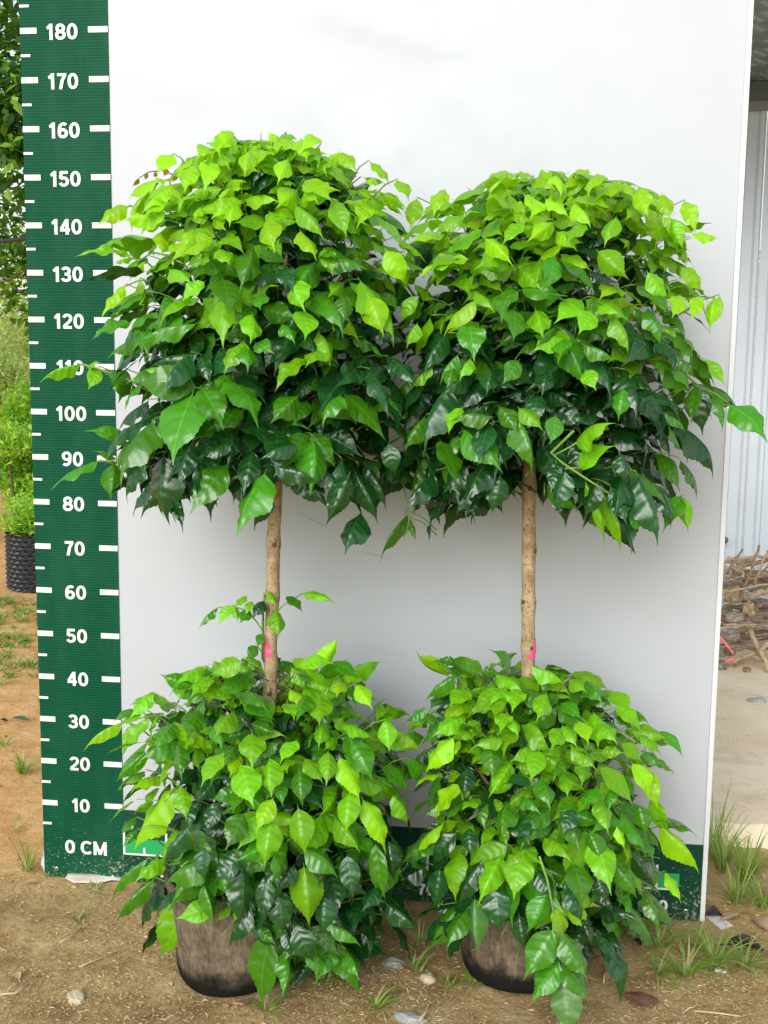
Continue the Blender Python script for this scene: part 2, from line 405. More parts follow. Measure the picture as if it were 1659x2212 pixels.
GLYPH = {   # strokes (centre lines) in a box one unit high, and the advance width
 '0': ([arc(.315, .5, .215, .405, 90, 450, 28)], .69), '1': ([[(.27, 0), (.27, 1.0)], [(.03, .735), (.13, .765), (.215, .90)]], .50),
 '2': ([arc(.30, .69, .205, .215, 170, -25, 12) + [(.40, .46), (.13, .19), (.10, .09)], [(.06, .0925), (.56, .0925)]], .66),
 '3': ([arc(.285, .705, .195, .205, 160, -90, 12), arc(.285, .295, .215, .205, 90, -165, 12), [(.21, .505), (.31, .505)]], .66),
 '4': ([[(.43, 0), (.43, 1.0)], [(.40, .93), (.09, .36)], [(.02, .29), (.60, .29)]], .68),
 '5': ([[(.10, .9075), (.54, .9075)], [(.155, .96), (.125, .50)], arc(.295, .325, .215, .235, 140, -160, 14)], .67),
 '6': ([arc(.315, .315, .205, .225, 0, 360, 22), arc(.36, .46, .25, .445, 55, 190, 12)], .68),
 '7': ([[(.04, .9075), (.57, .9075)], [(.50, .90), (.33, .55), (.22, 0)]], .63),
 '8': ([arc(.315, .715, .185, .195, 0, 360, 22), arc(.315, .295, .215, .205, 0, 360, 22)], .68),
 '9': ([arc(.315, .685, .205, .225, 0, 360, 22), arc(.27, .54, .25, .445, 235, 370, 12)], .68),
 'C': ([arc(.40, .5, .30, .405, 42, 318, 24)], .80), 'M': ([[(.10, 0), (.10, 1.0)], [(.12, .94), (.42, .06)], [(.42, .06), (.72, .94)], [(.74, 0), (.74, 1.0)]], .88), ' ': ([], .28)}
def text_mesh(name, s, cx, cz, h, y, left=False):
    tot = sum(GLYPH[c][1] for c in s) - .06; x0 = 0 if left else -tot / 2
    q = MB(); zl = 0
    for c in s:
        for st in GLYPH[c][0]:
            P = [Vector(p) for p in st]; n_ = len(P); closed = (P[0] - P[-1]).length < 1e-4; Lp, Rp = [], []
            for i, p in enumerate(P):
                pa = P[i-1] if i else (P[-2] if closed else P[0]); pb = P[i+1] if i < n_-1 else (P[1] if closed else P[-1])
                d = (pb - pa).normalized(); nn = Vector((-d.y, d.x)) * TH / 2
                Lp.append(p + nn); Rp.append(p - nn)
            vs = [(cx + (x0 + v.x) * h * 1.17, y - zl * .00012, cz + (v.y - .5) * h) for v in Lp + Rp]
            q.add(vs, [(n_ + i, n_ + i + 1, i + 1, i) for i in range(n_ - 1)]); zl += 1
        x0 += GLYPH[c][1]
    return local(board, q.build(name, m_print, board, False))
for k in range(1, 22):
    if .08 + .1 * k < BT - .03: text_mesh('numeral', str(k * 10), .0925, .08 + .1 * k - .003, .0325, -.0092)
text_mesh('numeral', '0 CM', .052, .076, .033, -.0092, left=True)
# horizontal scale along the bottom band
YB = -.0085
for k in range(0, 13):
    x0 = STR + .1 * k; x1 = min(x0 + .1, STR + 1.25)
    if k % 2 == 0: bbox('green_block', (x0 + .004, YB - .0006, .070), (x1, YB + .001, .104), m_brgr)
    bbox('tick_mark', (x0 - .0005, YB - .0015, .0660), (x0 + .0045, YB + .001, .122), m_print)
    if k < 12: bbox('tick_mark', (x0 + .0475, YB - .0022, .0701), (x0 + .0525, YB - .0007, .0850), m_print)
    if k: text_mesh('numeral', str(k * 10), x0, .029, .027, YB - .0008)
bbox('base_line', (STR + .005, YB - .0010, .0655), (STR + 1.25, YB + .001, .0697), m_print)
gm = MB()
gm.lathe([(.0022, 0), (.0045, 0), (.0050, .0008), (.0045, .0016), (.0022, .0016)], 16)
for (x, z) in ((.165, .008), (.03, .02), (1.46, .02)):
    me = None
    o = gm.build('grommet', m_grom, board); o.location = (x, YB - .0002, z); o.rotation_euler = (R(90), 0, 0); local(board, o)
# dark crayon streak on the sheet
def streak(pts, wd):
    q = MB()
    for (a, b_), (c, d) in zip(pts, pts[1:]):
        p0 = at(a, b_, -.009); p1 = at(c, d, -.009); n_ = Vector((-(p1.z - p0.z), 0, p1.x - p0.x)).normalized() * wd
        q.add([p0 - n_, p1 - n_, p1 + n_, p0 + n_], [(0, 1, 2, 3)])
    return local(board, q.build('scuff_mark', mat('scuff', (.38, .37, .33), .8), board))
streak([(642, 1107), (656, 1113)], .0006); streak([(664, 1118), (680, 1126), (697, 1134)], .0006); streak([(776, 1190), (815, 1200), (850, 1213)], .0004)
# torn sheet below and beside the board foot
m_flap = simple_noise('dirty_plastic_sheet', (.60, .52, .36), (.74, .72, .66), 9, .5)
def ribbon(name, top, bot, m, parent, sub=10, amp=.004, seed=1):
    """a crumpled strip of sheet between two polylines"""
    q = MB(); n_ = len(top); rg = random.Random(seed); V = []
    for i in range(n_):
        for k in range(4):
            p = Vector(top[i]).lerp(Vector(bot[i]), k / 3); p += Vector((0, rg.uniform(-1, 1) * amp, rg.uniform(-.5, .5) * amp)); V.append(p)
    q.add(V, [(i*4+k, (i+1)*4+k, (i+1)*4+k+1, i*4+k+1) for i in range(n_-1) for k in range(3)])
    o = q.build(name, m, parent)
    sm = o.modifiers.new('thickness', 'SOLIDIFY'); sm.thickness = .0012
    return o
local(board, ribbon('torn_flap', [(.02, .004, .075), (.004, .006, .07), (-.010, .008, .050), (-.014, .01, .036)], [(.02, .002, .003), (.006, -.004, .002), (.000, -.004, .004), (-.012, .0, .026)], m_white, board, seed=2))
local(board, ribbon('torn_flap', [(.055, -.004, .010), (.08, -.006, .012), (.11, -.006, .012), (.14, -.006, .011), (.165, -.006, .010), (.185, -.005, .008)],
                    [(.060, -.030, .004), (.085, -.040, .003), (.11, -.038, .002), (.14, -.030, .003), (.165, -.022, .004), (.185, -.014, .004)], m_flap, board, seed=4))

# ------------------------------------------------------------------ pots and trees
def pot_mat():
    m = mat('muddy_black_plastic', (.03, .03, .03), .95, .12); v = tex(m); n, l, b = nodes(m)
    sp = n.new('ShaderNodeSeparateXYZ'); l.new(v, sp.inputs[0])
    f = noise_n(m, v, 24, 8, .75); f2 = noise_n(m, mapping(m, v, (1, 1, .22)), 150, 6, .8)
    lo = math_n(m, 'MINIMUM', math_n(m, 'MAXIMUM', math_n(m, 'MULTIPLY_ADD', noise_n(m, v, 14, 5, .7), 1.6, math_n(m, 'MULTIPLY_ADD', sp.outputs[2], 14, -.78)), 0), 1)
    k = math_n(m, 'MULTIPLY', math_n(m, 'MULTIPLY_ADD', f, .85, math_n(m, 'MULTIPLY', f2, .75)), lo)
    c = ramp(m, k, [(.34, (.012, .011, .010)), (.55, (.050, .039, .027)), (.76, (.135, .105, .070)), (1.0, (.27, .22, .155))])
    setc(m, c); setn(m, bump(m, math_n(m, 'ADD', f, math_n(m, 'MULTIPLY', f2, .4)), .35, .006)); return m
m_pot = pot_mat(); m_psoil = simple_noise('potting_soil', (.04, .028, .016), (.10, .07, .04), 60, .95, .8, .01)
def make_pot(cx, cy, rad, h, tilt, label, seed):
    root = empty('plant_pot', (cx, cy, gz(cx, cy) + .004)); tag(root, label, 'pot', 'muddy black pots of the two trees')
    q = MB(); r = rad
    pr = [(.001, .002), (r*.80, .002), (r*.88, .006), (r*.925, .016), (r*.955, .034), (r*.97, .075), (r*.985, h*.55), (r, h*.82), (r*1.0, h*.90), (r*.93, h*.91), (r*.90, h*.5), (r*.85, .05), (.001, .04)]
    q.lathe(pr, 56)
    rg = random.Random(seed)
    q.v = [(x * (1 + .025 * noise.noise((x*9, y*9, seed + z*5))), y * (1 + .025 * noise.noise((x*9 + 5, y*9, seed + z*5))), z) for x, y, z in q.v]
    q.build('pot_body', m_pot, root)
    q = MB(); q.lathe([(r*.94, h*.905), (r*1.03, h*.905), (r*1.055, h*.93), (r*1.055, h*.985), (r*1.03, h), (r*.96, h), (r*.93, h*.97), (r*.94, h*.905)], 56); q.build('rim', m_pot, root)
    q = MB(); q.lathe([(r*.93, h*.86), (r*.6, h*.89), (r*.2, h*.9), (.0005, h*.9)], 32); q.build('soil', m_psoil, root)
    root.rotation_euler = tilt
    return root
PL = at(509, 2100, -.338); PR = at(1121, 2080, -.262)
make_pot(PL.x, -.338, .118, .215, (R(2), R(-2.5), 0), 'muddy black pot under the tree beside the green scale', 1)
make_pot(PR.x, -.262, .121, .215, (R(-2), R(2), .7), 'muddy black pot under the tree near the shed', 2)

def bark_mat():
    m = mat('young_bark', (.3, .2, .1), .8, .3); v = tex(m)
    f = noise_n(m, v, 45, 6, .65); s = noise_n(m, mapping(m, v, (1, 1, .35)), 120, 4)
    c = ramp(m, f, [(.28, (.24, .155, .075)), (.5, (.43, .31, .175)), (.72, (.56, .45, .29))])
    c = mixc(m, ramp(m, noise_n(m, v, 210, 2), [(.58, (0, 0, 0)), (.66, (.7, .7, .7))]), c, (.10, .05, .02))
    setc(m, c); setn(m, bump(m, math_n(m, 'ADD', f, s), .5, .003)); return m
m_bark = bark_mat(); m_pink = mat('pink_paint', (.90, .10, .27), .6)
YAX = {'L': -.34, 'R': -.285}

class Crown:
    """a crown as a stack of ellipses; rows of (picture y, left x, right x) read at the depth of the trunk"""
    def __init__(s, rows, yc, depth, back):
        s.yc, s.rows = yc, []
        for (py, xl, xr) in rows:
            a = at(xl, py, yc); b = at(xr, py, yc); s.rows.append(((a.z + b.z) / 2, (a.x + b.x) / 2, (b.x - a.x) / 2))
        s.rows.sort(); s.z0, s.z1 = s.rows[0][0], s.rows[-1][0]; s.depth, s.back = depth, back
    def ell(s, z):
        r = s.rows
        if z <= r[0][0]: return r[0][1], r[0][2]
        for (a, c1, h1), (b, c2, h2) in zip(r, r[1:]):
            if z <= b:
                t = (z - a) / (b - a); return c1 + (c2 - c1) * t, h1 + (h2 - h1) * t
        return r[-1][1], r[-1][2]
    def surf(s, z, th, rho=1.0):               # th: 0 = +x, -pi/2 = towards the camera
        c, h = s.ell(z); sn = math.sin(th)
        hd = min(h, .31) * s.depth if sn < 0 else min(h * s.depth, s.back)
        return Vector((c + h * math.cos(th) * rho, s.yc + hd * sn * rho, z))
    def front(s, px, py):
        Y = s.yc
        for _ in range(5):
            p = at(px, py, Y); c, h = s.ell(min(max(p.z, s.z0), s.z1)); u = (p.x - c) / h
            Y = s.yc - min(h, .31) * s.depth * math.sqrt(max(0, 1 - min(1, u * u)))
        return Y

CR = {
 'LU': Crown([(295,470,690),(325,400,765),(365,350,820),(430,310,862),(500,295,882),(600,296,912),(700,290,916),(800,276,914),(880,268,908),(950,276,896),(1005,290,882),(1055,340,830)], YAX['L'], .92, .30),
 'RU': Crown([(372,1050,1345),(405,970,1425),(445,918,1480),(520,876,1502),(620,858,1510),(720,850,1506),(820,846,1506),(900,840,1498),(965,850,1484),(1025,872,1478),(1075,945,1440)], YAX['R'], .92, .25),
 'LL': Crown([(1432,450,765),(1470,365,805),(1540,315,862),(1620,290,895),(1720,285,905),(1820,300,895),(1920,330,880),(2000,430,840),(2065,530,780)], YAX['L'], .86, .30),
 'RL': Crown([(1440,965,1225),(1485,945,1315),(1550,912,1390),(1640,903,1430),(1740,908,1440),(1840,900,1440),(1930,912,1420),(2000,945,1370),(2040,990,1290)], YAX['R'] + .02, .90, .24),
}
UPV = Vector((0, 0, 1))
def pick(rg, wts):
    t = rg.random() * sum(w_ for _, w_ in wts)
    for k, w_ in wts:
        t -= w_
        if t <= 0: return k
    return wts[-1][0]
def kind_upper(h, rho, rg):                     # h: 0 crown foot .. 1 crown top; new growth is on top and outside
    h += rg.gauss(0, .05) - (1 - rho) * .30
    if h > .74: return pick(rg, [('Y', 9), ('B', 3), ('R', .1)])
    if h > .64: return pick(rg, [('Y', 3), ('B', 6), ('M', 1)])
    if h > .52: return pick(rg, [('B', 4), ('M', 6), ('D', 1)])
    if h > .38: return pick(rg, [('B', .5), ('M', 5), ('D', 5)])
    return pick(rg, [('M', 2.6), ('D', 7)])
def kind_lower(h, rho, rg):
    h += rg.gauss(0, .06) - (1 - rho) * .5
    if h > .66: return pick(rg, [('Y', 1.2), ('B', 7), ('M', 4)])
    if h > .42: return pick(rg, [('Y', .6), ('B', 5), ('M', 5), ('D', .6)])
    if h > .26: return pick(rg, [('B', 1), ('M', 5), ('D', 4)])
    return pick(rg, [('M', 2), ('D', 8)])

CLEAR = [(262, 350, 1778, 1846, -.02), (1440, 1470, 1878, 1985, -.02), (560, 622, 1035, 1440, -.34), (566, 606, 1430, 1512, -.34), (1116, 1170, 1000, 1445, -.29), (385, 550, 2005, 2180, -.36), (998, 1136, 2010, 2170, -.30)]
def blocked(m):
    for t in (0, .3, .6, .9):
        for u in (-.3, .3):
            p = m @ Vector((u, t, 0)); x, y, d = proj(p)
            j = 26 * (noise.noise((x * .021, y * .021, 3)) - .1)                                               # above the domed, uneven outline
            if y < (284 + 82 * ((x - 575) / 235) ** 2 if x < 885 else 360 + 74 * ((x - 1205) / 265) ** 2) + j: return True
            for (x0, x1, y0, y1, yy) in CLEAR:
                if x0 < x < x1 and y0 < y < y1 and p.y < yy + .03: return True
    return False
def sprays(cr, n, kindf, rg, rhos, size, leaves, twigs, back_share=.25):
    """n drooping compound leaves: a curved stalk that ends on the crown surface, leaflets in opposite pairs and one at the end"""
    H = cr.z1 - cr.z0
    for i in range(n):
        g_ = (i * .61803399 + rg.random() * .06) % 1.0
        if i % 4 == 3: z = cr.z1 - H * .20 * rg.random()
        else: z = cr.z0 + H * (.02 + .96 * (i + rg.random()) / n)
        th = -math.pi * 1.10 + g_ * math.pi * 1.20 if rg.random() > back_share else rg.uniform(0, math.pi)
        rho = rg.uniform(*rhos); h = (z - cr.z0) / H
        if h > .86: rho *= rg.uniform(.15, 1.0)
        tip = cr.surf(z, th, rho); c, hw = cr.ell(z)
        ax = Vector((c, cr.yc, 0)); out = Vector((tip.x - c, tip.y - cr.yc, 0)); out = out.normalized() if out.length > 1e-3 else Vector((0, -1, 0))
        L = rg.uniform(.12, .19); rise = .35 + .55 * h
        base = tip - out * L * (.85 - .25 * h) - UPV * L * (rise - .25)
        midp = (base + tip) / 2 + UPV * L * rg.uniform(.16, .30) * (1 - .9 * max(0, h - .6) / .4) + Vector((rg.uniform(-1, 1), rg.uniform(-1, 1), 0)) * .012
        def bez(t): return base * (1-t)**2 + midp * 2*t*(1-t) + tip * t*t
        P = [bez(k / 6) for k in range(7)]
        twigs.append((P, rho))
        npair = rg.choice((2, 2, 3)); kd = kindf(h, rho, rg)
        sz = size * rg.uniform(.66, 1.20) * (1.0 - .34 * max(0, h - .45) / .55)
        spots = [(1.0, 0)] + [(1 - .27 * (k + 1) - rg.uniform(-.03, .03), s) for k in range(npair) for s in (-1, 1)]
        for t, s in spots:
            p = bez(max(.1, t)); tg = (bez(min(1, t + .05)) - bez(max(0, t - .1))).normalized(); sd_ = tg.cross(UPV)
            sd_ = sd_.normalized() if sd_.length > .05 else Vector((1, 0, 0))
            dr = rg.uniform(.25, 1.15) * (1.2 - .5 * h)
            d = tg * (.75 if s == 0 else .45) + sd_ * s * rg.uniform(.6, 1.15) - UPV * dr + Vector((rg.gauss(0, .16), rg.gauss(0, .16), rg.gauss(0, .12)))
            nn = UPV * rg.uniform(.35, .9) + out * rg.uniform(.55, 1.15) + Vector((rg.gauss(0, .28), rg.gauss(0, .28), rg.gauss(0, .15)))
            ln = sz * rg.uniform(.68, 1.2) * (1.1 if s == 0 else 1.0); wd = ln * rg.uniform(.46, .60)
            k2 = kd if rg.random() < .9 else kindf(h, rho, rg)
            if k2 == 'R': ln *= .5; wd *= .4
            p = p + d.normalized() * .006
            tipp = p + d.normalized() * ln
            if max(p.y, tipp.y) > -.022:
                dy = max(p.y, tipp.y) + .022 + rg.random() * .015; p = p - Vector((0, dy, 0))
            if min(p.z, tipp.z) < .03: continue
            fm = leaf_frame(p, d, nn, ln, wd)
            if blocked(fm): continue
            leaves.append((fm, k2, rg.randrange(14)))

def top_sprays(cr, n, kindf, rg, size, leaves):
    H = cr.z1 - cr.z0
    for i in range(n):
        z = cr.z1 - H * .17 * rg.random(); th = i * 2.39996; c, hw = cr.ell(z); r = math.sqrt((i + .5) / n)
        p0 = cr.surf(z, th, r * .97); p0.z = cr.z1 - H * .02 - (cr.z1 - z) * r * r + .004
        if p0.y > -.05: p0.y = -.05
        out = Vector((math.cos(th), math.sin(th), 0)); kd = kindf(.97, 1.0, rg)
        for k in range(rg.choice((3, 4, 5))):
            a = rg.uniform(0, 6.28); d = Vector((math.cos(a), math.sin(a) - .25, -rg.uniform(.25, .95))) + out * .35; nn = UPV + Vector((rg.gauss(0, .3), -.45 + rg.gauss(0, .25), 0))
            ln = size * rg.uniform(.65, 1.2); fm = leaf_frame(p0 + Vector((rg.gauss(0, .008), rg.gauss(0, .008), rg.gauss(0, .006))), d, nn, ln, ln * rg.uniform(.48, .62))
            if (fm @ Vector((0, 1, 0))).y > -.03 or blocked(fm): continue
            leaves.append((fm, kd if kd != 'R' else 'Y', rg.randrange(14)))
def heroes(cr, lst, leaves, rg, push=1.0):
    for q in lst:
        bx, by, tx, ty, wpx, k = q[:6]
        if by > 1390 and k == 'Y' and rg.random() < .55: k = 'B'
        elif by > 1390 and k == 'B' and rg.random() < .30: k = 'M'
        dY = q[6] if len(q) > 6 else None
        yb = cr.front(bx, by); yt = cr.front(tx, ty)
        if dY is not None: yb = yt = dY
        yb = max(min(yb, yt + .03), yt - .03)
        yb = min(yb, cr.yc + .02) - .012; yt = yt - .022
        b = at(bx, by, yb); t = at(tx, ty, yt); d = t - b
        depth = (b - CAM).length; wd = wpx / F_PX * depth * .98
        ln = max(d.length * 1.06, wd * 1.5)
        if ln > d.length:                        # foreshortened leaf: its tip also comes towards the viewer
            e = math.sqrt(max(0, ln * ln - d.length**2)); d = d + (CAM - t).normalized() * e * .8
        tocam = (CAM - b).normalized()
        nn = tocam * rg.uniform(.4, .75) + UPV * rg.uniform(.55, 1.0) + Vector((rg.gauss(0, .30), 0, rg.gauss(0, .2)))
        p = b
        if max(p.y, (p + d).y) > -.022: p = p - Vector((0, max(p.y, (p + d).y) + .022, 0))
        leaves.append((leaf_frame(p, d, nn, ln, wd), k, rg.randrange(14)))

HERO_LU = [(504,287,468,326,40,'Y'),(502,290,447,318,34,'Y'),(372,334,338,375,44,'Y'),(416,362,393,419,44,'Y'),(276,445,209,483,40,'Y'),(297,440,277,500,30,'Y'),(354,450,305,500,44,'Y'),
 (364,440,324,424,34,'Y'),(279,552,168,553,26,'B'),(287,557,244,572,18,'B'),(312,565,281,598,24,'B'),(270,617,215,684,34,'Y'),(302,604,285,666,36,'Y'),(455,515,381,557,66,'Y'),(346,505,353,552,34,'Y'),
 (367,583,421,614,50,'B'),(481,604,499,676,74,'M'),(562,635,559,669,42,'M'),(473,521,536,544,46,'B'),(505,440,492,490,40,'Y'),(575,476,588,539,60,'Y'),(473,538,502,574,42,'B'),
 (650,300,665,352,44,'Y'),(690,300,640,330,36,'Y'),(735,330,775,372,36,'Y'),(860,390,888,432,40,'Y'),(800,350,845,395,38,'Y'),(620,345,600,395,44,'Y'),(540,325,525,380,46,'Y'),(455,350,440,420,46,'Y'),
 (414,855,376,967,118,'M'),(422,837,308,827,86,'M'),(406,793,287,806,56,'B'),(437,840,487,930,74,'M'),(494,821,567,912,92,'M'),(643,855,588,906,66,'M'),(526,738,483,806,62,'B'),(528,742,540,795,56,'M'),
 (656,777,591,847,50,'B'),(545,680,545,741,56,'B'),(552,741,590,759,44,'M'),(354,987,351,1120,98,'D'),(431,998,456,1115,58,'D'),(570,1024,523,1115,104,'M'),(593,1006,689,1037,50,'D'),(578,1063,545,1138,46,'D'),
 (373,1078,399,1156,26,'D'),(276,962,191,926,46,'M'),(213,995,114,1045,52,'M'),(245,1002,238,1077,56,'M'),(250,990,205,968,34,'M'),(172,787,89,815,18,'B'),(212,795,191,842,34,'B'),(190,793,214,776,26,'B'),(272,800,262,862,64,'M'),
 (634,607,653,670,62,'B'),(656,673,662,732,60,'B'),(796,642,827,720,64,'Y'),(834,542,878,612,54,'Y'),(796,841,871,894,66,'M'),(746,854,831,944,66,'M'),(734,854,687,916,62,'M'),(700,745,655,790,60,'B'),
 (790,1003,834,1094,44,'D'),(768,1022,818,1120,52,'D'),(778,1109,739,1196,72,'D'),(678,997,737,1075,52,'D'),(753,1028,709,1125,56,'D'),(330,730,243,764,40,'M'),(720,440,752,515,46,'B'),(640,445,705,520,44,'B'),
 (600,520,588,545,36,'B'),(650,500,690,560,56,'Y'),(700,540,722,600,40,'B'),(790,440,770,500,44,'Y'),(850,560,880,625,36,'B'),(740,640,745,700,46,'M'),(520,625,470,650,44,'M'),(690,720,716,790,50,'B'),(610,700,640,740,42,'M'),
 (440,610,395,650,40,'B'),(420,700,300,745,40,'M'),(840,960,852,1020,44,'D'),(300,960,272,1030,40,'D'),(500,960,430,985,44,'D'),(640,960,560,985,48,'D')]
HERO_RU = [(952,953,988,1044,76,'M'),(915,966,888,1100,44,'M'),(1027,648,955,712,56,'Y'),(1014,701,1027,785,66,'M'),(996,882,971,932,44,'B'),(933,791,883,838,36,'B'),(980,795,966,835,40,'M'),(1015,775,990,818,38,'B'),
 (883,1109,818,1203,14,'M'),(884,1120,900,1168,18,'M'),(1003,930,1089,1011,82,'M'),(1119,900,1155,1013,62,'M'),(1122,882,1176,925,44,'B'),(1243,955,1312,908,76,'B'),(1252,1011,1322,958,58,'B'),(1316,1067,1393,1120,72,'B'),
 (1265,1041,1310,1168,26,'B'),(1300,1060,1345,1180,24,'B'),(1419,981,1467,1052,48,'M'),(1471,1075,1428,1158,46,'M'),(1476,1075,1487,1150,32,'B'),(1445,921,1469,972,34,'M'),(1436,893,1480,922,30,'M'),(1578,876,1656,942,74,'M'),
 (1548,852,1561,934,40,'M'),(1497,831,1518,930,58,'D'),(1522,778,1569,832,34,'B'),(1505,835,1490,925,34,'M'),(1346,840,1334,908,44,'M'),(1265,801,1286,842,40,'B'),(1152,428,1148,482,56,'Y'),(1480,436,1505,511,38,'Y'),(1451,477,1476,540,36,'B'),
 (1472,577,1516,627,40,'Y'),(1543,644,1532,718,34,'Y'),(1510,640,1490,700,32,'Y'),(1470,640,1450,690,40,'Y'),(1555,640,1560,690,22,'Y'),(1293,544,1356,602,56,'B'),(1194,556,1173,637,50,'M'),(1214,565,1293,633,44,'M'),(1048,515,1112,572,44,'Y'),(1027,631,1075,669,38,'B'),
 (1110,669,1110,737,60,'M'),(1277,673,1248,723,54,'B'),(1327,681,1364,760,46,'B'),(1293,660,1335,677,40,'B'),(1210,731,1148,756,52,'B'),(1215,735,1210,770,48,'M'),(1262,745,1327,775,44,'M'),(1086,752,1135,735,44,'D'),
 (900,430,885,500,40,'Y'),(960,410,930,470,40,'Y'),(1010,560,905,600,50,'Y'),(1000,470,940,500,40,'B'),(1080,390,1060,440,40,'Y'),(1200,380,1215,430,46,'Y'),(1290,375,1260,420,44,'Y'),(1380,410,1400,470,44,'Y'),(1430,420,1450,480,36,'Y'),
 (1240,440,1282,490,44,'Y'),(1180,430,1235,470,36,'Y'),(1330,470,1300,530,44,'B'),(1260,480,1215,530,48,'B'),(1130,480,1080,530,40,'B'),(1400,590,1440,650,44,'B'),(1420,700,1510,760,48,'B'),(1460,770,1500,810,40,'M'),(900,640,870,690,34,'B'),
 (900,700,880,740,40,'B'),(1060,900,980,900,46,'M'),(1080,880,1120,935,44,'M'),(1200,900,1190,960,44,'M'),(1010,1010,960,1060,56,'D'),(1080,1030,1065,1095,56,'D'),(1220,1020,1200,1090,60,'D'),(1290,1040,1262,1115,50,'D'),(930,1040,945,1125,60,'D'),(1390,1060,1370,1150,50,'M'),(1340,980,1350,1040,44,'D'),
 (1120,780,1085,830,44,'M'),(1060,800,1050,850,44,'D'),(1180,800,1170,855,46,'D')]
HERO_LL = [(480,1628,433,1694,56,'Y'),(520,1654,544,1741,70,'B'),(582,1639,582,1723,56,'B'),(545,1585,544,1660,60,'B'),(647,1658,651,1741,50,'B'),(709,1625,705,1701,46,'Y'),(735,1639,778,1727,56,'Y'),(756,1712,747,1800,54,'Y'),(785,1730,833,1828,52,'Y'),
 (589,1727,553,1792,44,'Y'),(586,1774,569,1868,60,'Y'),(644,1748,656,1843,60,'Y'),(760,1603,804,1683,64,'B'),(364,1716,295,1814,76,'Y'),(389,1701,404,1770,42,'B'),(429,1534,404,1596,56,'B'),(505,1538,462,1588,56,'B'),(375,1563,342,1610,50,'B'),(386,1610,391,1687,40,'B'),
 (324,1556,273,1621,36,'B'),(313,1625,256,1678,40,'M'),(330,1500,280,1548,40,'B'),(265,1560,187,1612,26,'Y'),(280,1570,268,1625,22,'Y'),(300,1540,245,1555,26,'M'),(662,1501,636,1559,52,'M'),(691,1501,687,1570,60,'B'),(540,1495,585,1530,50,'B'),(833,1559,840,1614,44,'Y'),(825,1658,882,1705,52,'B'),
 (473,1734,447,1799,38,'D'),(407,1788,357,1857,46,'D'),(527,1759,495,1825,56,'M'),(447,1857,367,1894,70,'M'),(520,1850,470,1900,50,'D'),(412,1929,356,2049,78,'B'),(441,1912,462,1991,36,'M'),(524,1875,518,1987,64,'D'),(582,1887,568,1983,42,'D'),(657,1875,665,1987,78,'B'),(661,1833,724,1887,62,'B'),
 (582,2020,564,2149,90,'M'),(574,1995,499,2074,46,'M'),(640,2000,672,2068,54,'D'),(724,2020,776,2133,62,'M'),(711,1995,773,2037,36,'M'),(819,1925,886,1991,62,'D'),(815,1918,780,1968,42,'D'),(811,1825,827,1925,44,'M'),(332,1898,264,1977,36,'M'),(317,1856,255,1926,22,'M'),(342,1848,315,1912,32,'M'),
 (293,1768,261,1800,26,'M'),(294,1793,266,1828,20,'M'),(440,1440,375,1475,40,'Y'),(520,1430,470,1450,50,'B'),(650,1440,720,1430,40,'B'),(720,1430,775,1465,44,'M'),(770,1480,805,1530,40,'Y'),(735,1470,725,1510,40,'Y'),(620,1520,640,1560,40,'B'),(855,1580,905,1615,40,'Y'),(850,1720,880,1770,50,'B'),(880,1640,905,1690,40,'M'),
 (640,1600,600,1650,44,'B'),(660,1640,700,1690,44,'B'),(470,1560,480,1620,44,'M'),(440,1830,440,1900,40,'D'),(700,1840,690,1910,46,'D'),(750,1850,760,1930,46,'D'),(600,1930,610,2010,54,'D'),(700,1940,700,2010,50,'D'),(840,1820,850,1890,44,'D'),(540,1960,500,2030,56,'D'),(590,1850,600,1910,46,'D'),(635,1870,600,1925,40,'D')]
